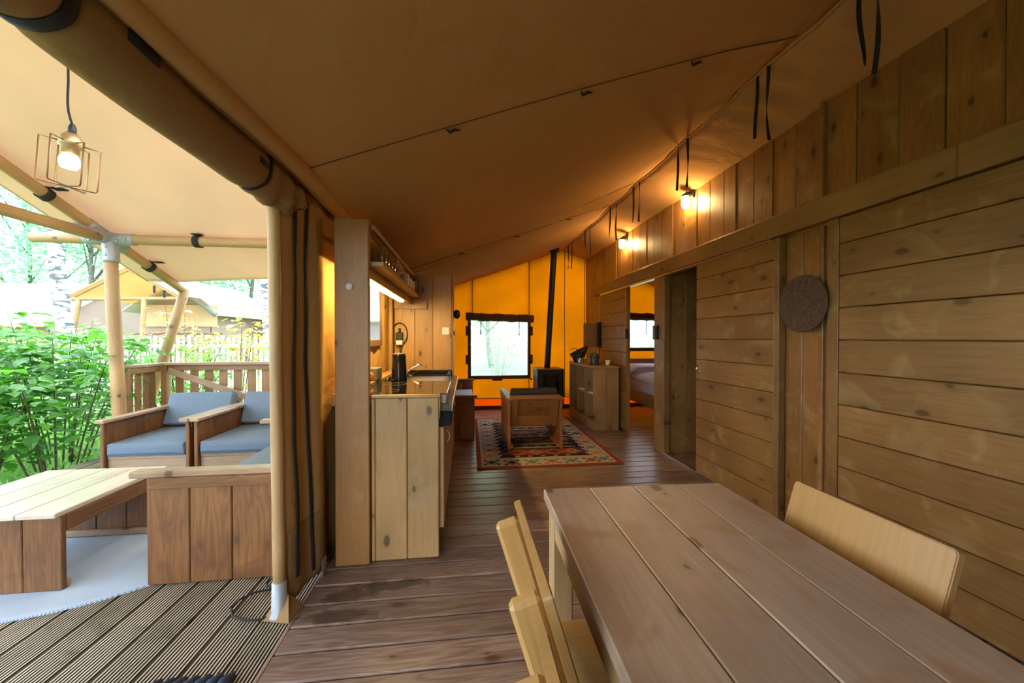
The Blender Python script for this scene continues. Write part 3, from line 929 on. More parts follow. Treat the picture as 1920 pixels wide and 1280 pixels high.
bar('brace', (-3.58, 5.10, .905), (-2.45, 5.10, .47), .075, .035, 'lounge_top', rl, (0, 0, 1))

# pole beside the doorway, rolled door
pl = thing('tent_pole', 'slim round pole with a metal foot at the edge of the doorway', 'pole', (-0.868, 1.895, 0))
log('shaft', (-0.868, 1.895, 0.15), (-0.885, 1.895, 2.02), 0.027, 'pole', pl)
lathe('metal_foot', [(0.0, 0.0), (.048, 0.0), (.046, .012), (.034, .03), (.031, .16), (.0, .165)], 'galv', pl, T3(-0.868, 1.895, 0), 18)
vs = [(-.93, 1.86, .002), (-.80, 1.83, .002), (-.79, 1.96, .002), (-.85, 1.93, .085), (-.83, 1.90, .09)]
o = obj('canvas_gusset', mesh('canvas_gusset', vs, [[0, 1, 4, 3], [1, 2, 3, 4]]), 'flap', pl); o.modifiers.new('t', 'SOLIDIFY').thickness = .003

rf = thing('rolled_door', 'canvas door flap rolled up and strapped below the eave', 'tent door', (-0.86, 1.0, 2.0))
def rollf(u, v):
    Y = 1.985 - 2.9 * u
    a = 2 * math.pi * v
    r = 0.092 + 0.012 * math.sin(Y * 3.1 + 2 * a) * .5 + 0.010 * noise.noise(Vector((Y * 2.2, math.cos(a) * 1.4, math.sin(a) * 1.4)))
    sag = 0.012 * math.sin(max(0, min(1, (1.95 - Y) / 1.05)) * math.pi)
    e = max(0, min(1, (Y - 1.70) / .28))                       # bunched end at the pole
    r *= 1 - 0.16 * e
    r += e * 0.018 * math.sin(3 * a + Y * 42) + e * .008 * math.sin(7 * a - Y * 30)
    n = max(0, min(1, (0.86 - Y) / .12))
    r += 0.030 * n - .012 * math.exp(-((Y - .87) / .035) ** 2) - 0.010 * math.exp(-((Y - 1.66) / .03) ** 2)
    cz = 2.0 - sag - .045 * e * e
    cx = -0.862
    return (cx + r * math.cos(a), Y, cz + r * math.sin(a) * (1.0 - .1 * e))
rl_ = surf('roll', rollf, 150, 36, 'flap', rf)
bm = bmesh.new(); bm.from_mesh(rl_.data); bmesh.ops.remove_doubles(bm, verts=bm.verts, dist=1e-5)
bmesh.ops.contextual_create(bm, geom=[e for e in bm.edges if e.is_boundary and e.verts[0].co.y > 1.9]); bm.to_mesh(rl_.data); bm.free()
surf('hanging_panel', lambda u, v: (-0.80 + .05 * v - .03 * (1 - v), 1.97 - 2.85 * u, 2.05 + .055 * v - .03 * (1 - v)), 30, 3, 'flap', rf, .003)
def roll_strap(Y, w, a0, a1, off=.006, name='strap'):
    vs, fs = [], []
    n = 22
    for i in range(n + 1):
        v = (a0 + (a1 - a0) * i / n) / (2 * math.pi)
        for s in (-1, 1):
            q = Vector(rollf((1.985 - (Y + s * w)) / 2.9, v)); c = Vector((-0.862, q.y, 2.0))
            vs.append(q + (q - c).normalized() * off)
    for i in range(n):
        fs.append([2 * i, 2 * i + 1, 2 * i + 3, 2 * i + 2])
    o = obj(name, mesh(name, vs, fs, True), 'webbing', rf)
    o.modifiers.new('thickness', 'SOLIDIFY').thickness = 0.005
roll_strap(0.87, .014, R(-120), R(90), .006)
roll_strap(1.665, .006, R(-110), R(60), .006)
roll_strap(1.03, .045, R(-6), R(10), .006, 'velcro_tab')
roll_strap(1.60, .035, R(-12), R(2), .006, 'velcro_tab')

# pendant lamp on the porch
pd = thing('pendant_lamp', 'wire cage pendant lamp with a lit bulb hanging over the porch', 'lamp', (-1.83, 2.04, 2.02))
PX, PY = -1.845, 2.035
tube('cord', [(PX - .012, PY, 3.28), (PX, PY, 2.6), (PX, PY, 2.50), (PX - .003, PY, 2.44), (PX - .004, PY, 2.40), (PX - .001, PY, 2.36), (PX + .008, PY, 2.32), (PX + .016, PY, 2.295)], .0045, 'webbing', pd, 8)
tl = T3(PX - .005, PY, 2.062) @ Matrix.Rotation(R(5), 4, 'Y')
lathe('cord_grip', [(.012, .19), (.016, .20), (.014, .225), (.008, .24)], 'black', pd, tl, 12)
lathe('socket', [(.0, .196), (.02, .196), (.034, .18), (.041, .16), (.042, .135), (.032, .130), (.030, .098), (.0, .098)], 'brass', pd, tl, 20)
lathe('bulb', [(.0, .10), (.022, .10), (.034, .075), (.036, .055), (.028, .034), (.0, .028)], 'bulb_porch', pd, tl, 20)
for k, ang in enumerate((42, -23, 94)):
    rm = tl @ Matrix.Rotation(R(ang), 4, 'Z')
    h = .095
    cyc = [(h, 0, .148), (h, 0, -.045), (h - .006, 0, -.052), (-h + .006, 0, -.052), (-h, 0, -.045), (-h, 0, .148)]
    tube('cage_wire', [(.036, 0, .15)] + cyc + [(-.036, 0, .15)], .0036, 'copper', pd, 6, rm)

# ------------------------------------------------------------------ lounge furniture (same family on the porch and inside)
def lounge(name, label, cat, loc, rz, w, d, wm, tm, cm, nb=4, group=None, backboards=True, armz=0.60, ncush=1, cap=(-.035, .0), bt=.70, stile=False, lowback=0.25, drop=0.0):
    t = thing(name, label, cat, loc, group, rz=rz)
    L = world_of(t)
    z1 = armz - .032
    for s in (0, 1):
        x0 = 0 if s == 0 else w - .032
        for k in range(nb):
            box('arm_board', (x0, x0 + .03), (d * k / nb + .0015, d * (k + 1) / nb - .0015), (0.0, z1), wm, t, loc=L, b=.005)
        xi = x0 + .03 if s == 0 else x0 - .03
        xo = x0 - .012 if s == 0 else x0 + .03
        box('arm_batten', (xo, xo + .012), (.02, d - .02), (z1 - .06, z1 - .001), wm, t, loc=L)
        box('arm_batten', (min(xi, xi + .03), max(xi, xi + .03)), (.02, d - .02), (.02, .06), wm, t, loc=L)
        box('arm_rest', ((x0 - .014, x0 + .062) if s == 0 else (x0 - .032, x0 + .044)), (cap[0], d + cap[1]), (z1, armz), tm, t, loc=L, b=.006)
    xa, xb = .034, w - .036
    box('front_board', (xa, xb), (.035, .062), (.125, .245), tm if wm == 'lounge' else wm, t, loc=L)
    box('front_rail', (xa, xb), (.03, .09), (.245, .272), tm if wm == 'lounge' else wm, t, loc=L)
    for k in range(4):
        box('seat_slat', (xa, xb), (.10 + .15 * k, .21 + .15 * k), (.247, .271), wm, t, loc=L)
    # leaning back: from (y=d-.22, z=.27) up to (y=d-.04, z=bt-.09)
    yb0, yb1, zb0, zb1 = d - .17, d - .035, lowback, bt - .085
    sl = Vector((0, yb1 - yb0, zb1 - zb0)); ln = sl.length; sl.normalize()
    nbk = 3
    for k in range(nbk):
        c = Vector(((xa + xb) / 2, yb0, zb0)) + sl * ln * (k + .5) / nbk
        obj('back_board', plank_mesh(xb - xa, ln / nbk - .004, .024, .004, wm), None, t, L @ frame(c, (1, 0, 0), sl))
    nrm = Vector((0, sl.z, -sl.y))
    if stile:
        for X in (xa + .045, xb - .045):
            c = Vector((X, yb0, zb0)) + sl * ln * .5 + nrm * .024
            obj('back_stile', plank_mesh(ln, .085, .022, .003, wm), None, t, L @ frame(c, sl, (1, 0, 0)))
        box('back_top_rail', (xa, xb), (d - .05, d - .005), (zb1 - .035, zb1 + .01), wm, t, loc=L)
    cw = (xb - xa - .012) / ncush
    for k in range(ncush):
        X = xa + .006 + cw * (k + .5)
        obj('seat_cushion', cushion_mesh(cw - .006, d - .19, .112, .02, .008), cm, t, L @ T3(X, (d - .19) / 2 + .005, .329))
        cl = bt - .375 - drop
        c = Vector((X, yb0, zb0)) + sl * (.135 + cl / 2) - nrm * .078
        obj('back_cushion', cushion_mesh(cw - .006, cl, .11, .02, .008), cm, t, L @ frame(c, (1, 0, 0), sl))
    return t
lounge('porch_armchair', 'wooden porch armchair with grey cushions, farther left against the railing', 'armchair', (-3.105, 3.65, 0.001), 0, .70, .86, 'lounge', 'lounge_top', 'cushion', group='porch armchairs')
lounge('porch_armchair', 'wooden porch armchair with grey cushions, nearest the railing brace', 'armchair', (-2.37, 3.65, 0.001), 0, .72, .86, 'lounge', 'lounge_top', 'cushion', group='porch armchairs')
lounge('porch_sofa', 'wooden porch sofa with grey cushions turned sideways beside the doorway pole', 'sofa', (-1.66, 3.52, 0.001), R(-90), 1.32, .83, 'lounge', 'lounge_top', 'cushion', cap=(-.075, 0), ncush=2)
lounge('indoor_armchair', 'wooden armchair with a dark cushion standing on the patterned rug, back turned', 'armchair', (1.115, 5.14, 0.013), R(180), .64, .84, 'lounge_in', 'lounge_in', 'cushion_in', 3, bt=.70, stile=True, drop=.03)
lounge('sofa', 'wooden sofa with pale blue seat cushions beyond the kitchen', 'sofa', (0.115, 4.88, 0.001), R(90), 2.0, .78, 'lounge_in', 'lounge_in', 'cushion_sofa', 4, ncush=2, armz=.565, bt=.66)

ct = thing('coffee_table', 'low wooden coffee table with panel legs on the pale round rug', 'table', (-2.4, 2.55, 0))
for k in range(4):
    a = -2.765 + .181 * k
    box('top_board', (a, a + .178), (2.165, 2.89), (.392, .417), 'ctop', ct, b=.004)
for yy in (2.195, 2.79):
    for k in range(4):
        a = -2.75 + .177 * k
        box('leg_board', (a, a + .174), (yy, yy + .028), (0.012, .392), 'lounge', ct, b=.004)
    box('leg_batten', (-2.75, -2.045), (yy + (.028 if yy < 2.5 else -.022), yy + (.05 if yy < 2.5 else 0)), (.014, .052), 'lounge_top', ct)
for X in (-2.735, -2.07):
    box('apron', (X, X + .025), (2.224, 2.79), (.305, .391), 'lounge', ct)

rr = lathe('round_rug', [(0, .010), (.8, .010), (1.04, .010), (1.055, .006), (1.055, -.004), (0, -.004)], 'outrug', None, T3(-2.305, 3.035, 0), 72, False)
tag(rr, 'pale blue grey round outdoor rug under the coffee table', 'rug')
cb = tube('power_cable', [(-0.86, 2.04, .11), (-0.92, 2.11, .06), (-1.0, 2.155, .025), (-1.045, 2.155, .012), (-1.03, 2.11, .012), (-0.985, 2.10, .013), (-1.0, 2.075, .012), (-1.06, 2.062, .012), (-1.105, 2.015, .012),
      (-1.108, 1.95, .012), (-1.07, 1.893, .012), (-1.0, 1.862, .012), (-0.94, 1.855, .012), (-0.905, 1.875, .013), (-0.905, 1.92, .02), (-0.905, 1.955, .06), (-0.895, 1.965, .14)], .0055, 'webbing', None, 8)
tag(cb, 'black power cable curling over the deck boards by the pole', 'cable')
mt = thing('boot_mat', 'dark blue scalloped rubber mat on the deck at the lower edge', 'mat', (-1.0, 1.5, 0))
for k in range(7):
    x = -1.16 + .042 * k
    tube('mat_rib', [(x, 1.22, .012), (x + .004, 1.45, .013), (x + .012, 1.53, .016), (x + .022, 1.568, .010)], [.020, .020, .019, .012], 'bluemat', mt, 8)

# ------------------------------------------------------------------ kitchen
col = thing('kitchen_side_post', 'tall wide pine board standing at the near end of the kitchen', 'panel', (-0.64, 2.28, 0))
box('post_board', (-0.735, -0.548), (2.257, 2.297), (0.0, 1.975), 'post', col, b=.004)
lathe('round_cap', [(0, .012), (.018, .012), (.021, .006), (.021, 0), (0, 0)], 'white', col, T3(-0.651, 2.257, 1.59) @ Matrix.Rotation(R(90), 4, 'X'), 20)
box('side_batten', (-0.845, -0.79), (2.42, 2.46), (0.54, 0.93), 'kitchen', col)
box('side_shelf', (-0.845, -0.74), (2.42, 2.72), (0.93, 0.955), 'kitchen', col)

kc = thing('kitchen_cabinet', 'pine kitchen base cabinet with upright board end panel', 'cabinet', (-0.4, 3.2, 0))
for (a, b) in ((-0.545, -0.522), (-0.520, -0.3415), (-0.3385, -0.158)):
    box('end_board', (a, b), (2.285, 2.31), (0.0, 0.948), 'kitchen', kc, b=.005)
box('end_cap', (-0.545, -0.150), (2.28, 2.315), (0.949, 0.966), 'chair', kc)
box('end_edge', (-0.1565, -0.148), (2.28, 2.315), (0.82, 0.949), 'chair', kc)
box('carcass', (-0.72, -0.165), (2.312, 4.085), (0.09, 0.855), 'kitchen', kc)
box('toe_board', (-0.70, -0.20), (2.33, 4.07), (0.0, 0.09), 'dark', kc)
box('control_panel', (-0.163, -0.085), (2.30, 2.93), (0.775, 0.857), 'blackmatt', kc)
for (a, b) in ((2.316, 2.925), (2.93, 3.50), (3.505, 4.08)):
    d_ = box('cabinet_door', (-0.163, -0.130), (a, b), (0.16, 0.765), 'kitchen', kc)
    pts = [(-0.13 + .030 * math.sin(math.pi * i / 10), a + .12, .63 + .10 * i / 10) for i in range(11)]
    tube('handle', pts, .0055, 'chrome', d_, 8)

wt = thing('kitchen_worktop', 'dark brown kitchen worktop with a set-in steel sink', 'worktop', (-0.4, 3.2, 0.86))
def multi_box(name, bs, mat, parent):
    vs, fs = [], []
    for (x, y, z) in bs:
        o = len(vs)
        vs += [(x[i], y[j], z[k]) for i in (0, 1) for j in (0, 1) for k in (0, 1)]
        fs += [[o + q for q in f_] for f_ in ((0, 1, 3, 2), (4, 6, 7, 5), (0, 4, 5, 1), (2, 3, 7, 6), (0, 2, 6, 4), (1, 5, 7, 3))]
    return obj(name, mesh(name, vs, fs), mat, parent)
multi_box('slab', [((-.74, -.085), (2.318, 3.55), (.86, .90)), ((-.74, -.085), (4.0, 4.085), (.86, .90)),
                   ((-.74, -.575), (3.55, 4.0), (.86, .90)), ((-.19, -.085), (3.55, 4.0), (.86, .90))], 'worktop', wt)
box('edge_strip', (-0.084, -0.079), (2.318, 4.085), (0.858, 0.902), 'steel', wt)
multi_box('sink', [((-.59, -.565), (3.535, 4.015), (.895, .905)), ((-.20, -.175), (3.535, 4.015), (.895, .905)), ((-.565, -.20), (3.535, 3.56), (.895, .905)),
                   ((-.565, -.20), (3.99, 4.015), (.895, .905)), ((-.575, -.565), (3.55, 4.0), (.74, .90)), ((-.20, -.19), (3.55, 4.0), (.74, .90)),
                   ((-.57, -.195), (3.55, 3.56), (.74, .90)), ((-.57, -.195), (3.99, 4.0), (.74, .90)), ((-.57, -.195), (3.55, 4.0), (.735, .745))], 'steel', wt)
box('upstand', (-0.735, -0.15), (4.066, 4.085), (0.901, 0.962), 'blackgloss', wt)
box('upstand', (-0.675, -0.655), (2.33, 4.06), (0.901, 0.965), 'blackgloss', wt)
box('ledge', (-0.775, -0.676), (2.33, 4.06), (0.901, 0.972), 'chair', wt)

hb = thing('cooktop', 'black glass cooktop in a steel tray on the worktop', 'cooktop', (-.4, 2.7, .9))
box('tray', (-0.65, -0.118), (2.345, 3.015), (0.901, 0.956), 'tray', hb)
box('glass_top', (-0.652, -0.113), (2.34, 3.02), (0.9565, 0.964), 'blackgloss', hb)
for (x, y_) in ((-.5, 2.5), (-.27, 2.52), (-.5, 2.85), (-.27, 2.84)):
    lathe('ring_mark', [(.075, 0), (.075, .0006), (.078, .0006), (.078, 0)], 'greybox', hb, T3(x, y_, .9641), 32)

o = thing('canister', 'glossy black tapered canister standing behind the cooktop', 'canister', (-.525, 3.12, .9))
lathe('body', [(0, 0), (.063, 0), (.064, .006), (.052, .262), (.050, .267), (0, .267)], 'blackgloss', o, T3(-.525, 3.12, .901), 36)
lathe('lid', [(0, .267), (.047, .267), (.046, .275), (0, .277)], 'greybox', o, T3(-.525, 3.12, .901), 32)

sp = thing('small_speaker', 'small grey box with an orange disc on its front, on the kitchen ledge', 'box', (-.72, 3.05, .973))
box('case', (-0.775, -0.665), (2.995, 3.16), (0.973, 1.068), 'greybox', sp, b=.006)
lathe('disc', [(0, .004), (.022, .004), (.023, 0), (0, 0)], 'orange', sp, T3(-.715, 2.995, 1.018) @ Matrix.Rotation(R(90), 4, 'X'), 20)
lathe('disc_centre', [(0, .006), (.009, .006), (.009, 0), (0, 0)], 'greybox', sp, T3(-.715, 2.995, 1.018) @ Matrix.Rotation(R(90), 4, 'X'), 14)

fc = thing('kitchen_faucet', 'chrome swivel faucet leaning over the sink', 'faucet', (-.6, 3.52, .9))
lathe('base', [(0, 0), (.024, 0), (.024, .01), (.017, .02), (.016, .055), (0, .06)], 'chrome', fc, T3(-.6, 3.60, .901), 18)
tube('spout', [(-.6, 3.60, .93), (-.57, 3.60, .96), (-.49, 3.61, 1.02), (-.44, 3.62, 1.047), (-.415, 3.62, 1.05), (-.405, 3.62, 1.035)], [.011, .011, .010, .010, .012, .012], 'chrome', fc, 12)
tube('lever', [(-.6, 3.60, .955), (-.61, 3.56, 1.0), (-.55, 3.54, .99), (-.47, 3.52, .945)], [.007, .006, .006, .006], 'chrome', fc, 10)

ep = thing('kitchen_end_panel', 'pine board panel closing off the far end of the kitchen', 'panel', (-.44, 4.1, 0))
for (a, b) in ((-.735, -.5295), (-.5265, -.3425), (-.3395, -.150)):
    box('panel_board', (a, b), (4.088, 4.112), (0.0, 1.966), 'kitchen', ep, b=.005)
box('cross_board', (-.735, -.40), (4.066, 4.086), (1.60, 1.70), 'kitchen', ep)
log('corner_pole', (-.772, 4.07, 0), (-.772, 4.07, 2.0), .024, 'pole', ep)
box('edge_board', (-.150, -.128), (4.09, 4.40), (0.0, 1.966), 'lounge_in', ep)
lathe('knob', [(0, 0), (.03, 0), (.048, .02), (.05, .04), (.036, .062), (0, .07)], 'black', ep, T3(-.1275, 4.22, 1.557) @ Matrix.Rotation(R(90), 4, 'Y'), 18)
st = box('card_sticker', (-.245, -.175), (4.0850, 4.0875), (1.335, 1.41), 'paper', None, b=.0005)
tag(st, 'small white card stuck on the kitchen end panel', 'card')
sw = box('wall_switch', (-.1275, -.112), (4.16, 4.20), (1.325, 1.375), 'white', None)
tag(sw, 'tiny white switch on the edge behind the kitchen end panel', 'switch')

pw = thing('power_adapter', 'black power adapter with a looped cable hanging on the end panel', 'adapter', (-.674, 4.06, 1.28))
box('adapter_body', (-.715, -.642), (4.03, 4.075), (1.275, 1.355), 'black', pw, b=.006)
box('adapter_label', (-.713, -.646), (4.03, 4.074), (1.225, 1.274), 'white', pw, b=.005)
box('plug', (-.69, -.665), (4.04, 4.07), (1.355, 1.40), 'black', pw, b=.006)
pts = [(-.68 + .078 * math.sin(a) * (1 if a < 3.3 else .75), 4.07, 1.34 - .115 * -math.cos(a)) for a in [i * .28 for i in range(-11, 13)]]
tube('cable_loop', pts, .006, 'black', pw, 8)
tube('cable_tail', [(-.672, 4.06, 1.225), (-.668, 4.06, 1.14), (-.664, 4.06, .98)], [.011, .009, .007], 'black', pw, 8)
tube('hang_cord', [(-.674, 4.075, 1.64), (-.674, 4.07, 1.46)], .003, 'white', pw, 6)

sh = thing('overhead_shelf', 'long pine shelf with a guard rail above the kitchen worktop', 'shelf', (-.6, 3.2, 1.7))
box('shelf_board', (-.735, -.472), (2.299, 4.085), (1.716, 1.742), 'shelfwood', sh)
box('guard_rail', (-.548, -.526), (2.299, 4.085), (1.925, 1.957), 'shelfwood', sh)
box('light_batten', (-.578, -.556), (2.299, 4.06), (1.650, 1.715), 'shelfwood', sh)
box('back_batten', (-.745, -.725), (2.299, 4.085), (1.743, 1.81), 'shelfwood', sh)
ll = thing('led_light', 'lit strip light under the kitchen shelf', 'lamp', (-.6, 3.0, 1.65))
box('housing', (-.632, -.580), (2.33, 3.74), (1.672, 1.714), 'white', ll)
for (a, b) in ((2.34, 3.06), (3.12, 3.72)):
    box('diffuser', (-.625, -.582), (a, b), (1.640, 1.671), 'led', ll, b=.006)

# glassware on the shelf
def tumbler(h, r):
    return [(0, .004), (r * .82, .004), (r * .86, .012), (r, h), (r - .003, h), (r * .80, .014), (0, .014)]
def goblet(h, r):
    return [(0, 0), (r * .8, 0), (r * .8, .003), (.006, .008), (.005, h * .45), (r * .6, h * .52), (r, h * .72), (r * .85, h), (r * .85 - .002, h), (r - .003, h * .72), (r * .55, h * .54), (0, h * .5)]
me_t = None
spots = []
for i in range(8):
    spots.append((-.525, 2.385 + .105 * i)); spots.append((-.635, 2.42 + .105 * i))
gl_base = {}
for i, (x, y_) in enumerate(spots):
    kind = 'tumbler' if i < 10 else 'goblet'
    if kind not in gl_base:
        o = lathe('drinking_glass' if kind == 'tumbler' else 'wine_glass', tumbler(.125, .036) if kind == 'tumbler' else goblet(.15, .036), 'glass', None, T3(x, y_, 1.743), 18)
        gl_base[kind] = o
    else:
        o = gl_base[kind].copy(); C.objects.link(o); o.matrix_basis = T3(x, y_, 1.743)
    nth = ('first', 'second', 'third', 'fourth', 'fifth', 'sixth', 'seventh', 'eighth')[i // 2]
    row = ('front', 'back')[i % 2]
    tag(o, ('clear straight drinking glass' if kind == 'tumbler' else 'clear stemmed glass') + ', %s from the tall post, %s row, kitchen shelf' % (nth, row), 'glass',
        'drinking glasses on the kitchen shelf' if kind == 'tumbler' else 'stemmed glasses on the kitchen shelf')
def mug(x, y_, z, h, r, mat, label, rz=0, group=None):
    t = thing('mug', label, 'mug', (x, y_, z), group)
    lathe('cup', [(0, 0), (r * .9, 0), (r, .006), (r, h), (r - .004, h), (r - .005, .008), (0, .008)], mat, t, T3(x, y_, z), 20)
    c, s = math.cos(rz), math.sin(rz)
    tube('mug_handle', [(x + c * (r + .024 * math.sin(a)), y_ + s * (r + .024 * math.sin(a)), z + h / 2 + .3 * h * math.cos(a)) for a in [i * math.pi / 8 for i in range(9)]], .004, mat, t, 6)
mug(-.515, 3.34, 1.743, .095, .042, 'ceramic', 'white mug farthest forward in the row on the kitchen shelf', R(-60), 'white mugs on the kitchen shelf')
mug(-.515, 3.50, 1.743, .085, .042, 'ceramic', 'white mug second in the row on the kitchen shelf', R(-60), 'white mugs on the kitchen shelf')
mug(-.515, 3.66, 1.743, .085, .042, 'ceramic', 'white mug last in the row, beside the black tin on the shelf', R(-60), 'white mugs on the kitchen shelf')
o = lathe('black_tin', [(0, 0), (.04, 0), (.041, .004), (.041, .13), (.036, .138), (0, .14)], 'black', None, T3(-.515, 3.86, 1.743), 20); tag(o, 'black round tin at the far end of the kitchen shelf', 'tin')
o = lathe('standing_plate', [(0, .012), (.06, .012), (.095, 0), (.098, .003), (.062, .018), (0, .018)], 'ceramic', None, T3(-.66, 3.48, 1.84) @ Matrix.Rotation(R(80), 4, 'X'), 32)
tag(o, 'white plate standing upright on the kitchen shelf', 'plate')

# ------------------------------------------------------------------ back of the room
def rug_kilim():
    nx, ny = 64, 98
    W_, L_ = 1.50, 2.34
    P = {'c': (.47, .42, .34), 'r': (.30, .06, .035), 'n': (.025, .028, .06), 'b': (.045, .025, .02), 't': (.13, .22, .24), 'o': (.50, .24, .07), 'd': (.22, .05, .03), 'g': (.16, .20, .12), 'p': (.42, .12, .08)}
    grid = [['c'] * nx for _ in range(ny)]
    # stepped field
    def fld(i, j):
        return 13 <= i < nx - 13 and 13 <= j < ny - 13
    bands = [('b', 3), ('r', 9), ('b', 2), ('c', 2), ('n', 3), ('t', 2), ('o', 2), ('b', 2), ('d', 8), ('n', 2), ('c', 2)]
    seq = []
    while len(seq) < ny:
        for c_, k in bands: seq += [c_] * k
    for j in range(ny):
        for i in range(nx):
            step = 2 * ((j // 2) % 3)
            if 13 <= j < ny - 13 and 10 + step // 2 <= i < nx - 10 - step // 2:
                grid[j][i] = seq[j - 13]
                if i < 12 + step or i >= nx - 12 - step: grid[j][i] = 'n'
    # lozenges in the wide red bands
    j0 = 13
    for c_, k in bands * 4:
        if k >= 8:
            for cx in range(19, nx - 16, 9):
                for dj in range(k):
                    for di in range(-4, 5):
                        j = j0 + dj
                        if j < ny - 13:
                            q = abs(di) + abs(dj - k // 2)
                            if q == 4: grid[j][cx + di] = 'o'
                            elif q == 2: grid[j][cx + di] = 'c' if (cx // 9) % 2 else 'n'
                            elif q == 0: grid[j][cx + di] = 'b'
        elif k == 3:
            for cx in range(18, nx - 16, 6):
                j = j0 + 1
                if j < ny - 13: grid[j][cx] = 'c'; grid[j][cx + 1] = 'c'
        j0 += k
        if j0 > ny - 16: break
    # star motifs in the cream border
    cols = ['n', 'o', 'r', 't', 'o', 't', 'p', 'o', 'n', 't']
    def star(ci, cj, c_):
        for dj in range(-3, 4):
            for di in range(-3, 4):
                if (abs(di) == abs(dj)) or (abs(di) + abs(dj) <= 2) or (abs(di) == 3 and abs(dj) == 2):
                    grid[cj + dj][ci + di] = c_
    k = 0
    for cj in range(7, ny - 6, 9):
        star(6, cj, cols[k % 10]); star(nx - 7, cj, cols[(k + 3) % 10]); k += 1
    for ci in range(15, nx - 12, 9):
        star(ci, 6, cols[(k * 3) % 10]); star(ci, ny - 7, cols[(k + 2) % 10]); k += 1
    for j in range(ny):
        for i in range(nx):
            if i < 2 or j < 2 or i >= nx - 2 or j >= ny - 2: grid[j][i] = 'r'
    vs, fs, cl = [], [], []
    for j in range(ny + 1):
        for i in range(nx + 1):
            z = .009 + hnoise(i, j, .12, .002)
            if i < 3 and j < 3: z += .012 * (3 - i) / 3 * (3 - j) / 3
            vs.append((W_ * i / nx, L_ * j / ny, z))
    for j in range(ny):
        for i in range(nx):
            a = j * (nx + 1) + i
            fs.append([a, a + 1, a + nx + 2, a + nx + 1]); cl.append(P[grid[j][i]])
    me = mesh('kilim', vs, fs)
    at = me.color_attributes.new('weave', 'FLOAT_COLOR', 'CORNER')
    buf = []
    for c_ in cl:
        buf += [c_[0], c_[1], c_[2], 1.0] * 4
    at.data.foreach_set('color', buf)
    return me
rg = obj('kilim_rug', rug_kilim(), 'kilim', None, T3(0.112, 3.755, .001) @ Matrix.Rotation(R(-.6), 4, 'Z'))
rg.modifiers.new('thickness', 'SOLIDIFY').thickness = .006
tag(rg, 'red and cream patterned woven rug under the indoor armchair', 'rug')

sv = thing('wood_stove', 'black wood stove with a glass door against the yellow wall', 'stove', (1.42, 6.52, 0))
box('body', (1.20, 1.64), (6.30, 6.74), (.17, .755), 'iron', sv, b=.008)
box('top_plate', (1.185, 1.655), (6.285, 6.75), (.756, .776), 'boxbrown', sv)
box('side_plate', (1.642, 1.656), (6.29, 6.74), (.17, .755), 'boxbrown', sv)
d_ = box('stove_door', (1.225, 1.615), (6.272, 6.298), (.20, .735), 'iron', sv, b=.006)
box('door_glass', (1.28, 1.56), (6.266, 6.271), (.30, .69), 'blackgloss', d_)
box('door_handle', (1.36, 1.46), (6.25, 6.265), (.44, .455), 'chrome', d_)
for X in (1.23, 1.59):
    for Y in (6.33, 6.70):
        box('foot', (X, X + .04), (Y, Y + .04), (0, .17), 'iron', sv)
log('stove_pipe', (1.405, 6.50, .77), (1.53, 6.50, 2.86), .052, 'iron', sv)
log('pipe_collar', (1.528, 6.50, 2.79), (1.533, 6.50, 2.865), .085, 'iron', sv)

cs = thing('cube_shelf', 'pine shelf unit with open cubes beside the sliding door', 'shelf', (1.95, 5.7, 0))
SX0, SX1, SY0, SY1 = 1.765, 2.135, 5.12, 6.36
for (a, b) in ((SX0, (SX0 + SX1) / 2 - .001), ((SX0 + SX1) / 2 + .001, SX1)):
    box('end_board', (a, b), (SY0, SY0 + .026), (0, .868), 'shelfwood', cs, b=.004)
box('end_board', (SX0, SX1), (SY1 - .026, SY1), (0, .868), 'shelfwood', cs)
box('top_board', (SX0 - .01, SX1 + .005), (SY0 - .01, SY1 + .01), (.869, .897), 'shelfwood', cs)
box('bottom_board', (SX0 + .012, SX1), (SY0 + .027, SY1 - .027), (.10, .124), 'shelfwood', cs)
box('plinth', (SX0 + .004, SX0 + .026), (SY0 + .027, SY1 - .027), (0.0, .10), 'shelfwood', cs)
box('middle_board', (SX0 + .012, SX1), (SY0 + .027, SY1 - .027), (.478, .502), 'shelfwood', cs)
box('back_panel', (SX1 - .012, SX1), (SY0 + .027, SY1 - .027), (.10, .868), 'shelfwood', cs)
for k in (1, 2):
    Y = SY0 + (SY1 - SY0) * k / 3
    box('divider', (SX0 + .008, SX1 - .013), (Y - .012, Y + .012), (.125, .477), 'shelfwood', cs)
    box('divider', (SX0 + .008, SX1 - .013), (Y - .012, Y + .012), (.503, .868), 'shelfwood', cs)
for i, Y in enumerate((5.30, 5.72)):
    o = obj('paper_stack', mesh('paper_stack', *chamfer(.24, .18, .018, .003)), 'paper', None, frame((1.90, Y, .5125), (.9, .3, 0), (-.3, .9, 0)))
    tag(o, ('white papers lying in the nearest upper cube of the shelf', 'white papers lying in the middle upper cube of the shelf')[i], 'papers', 'papers in the cube shelf')

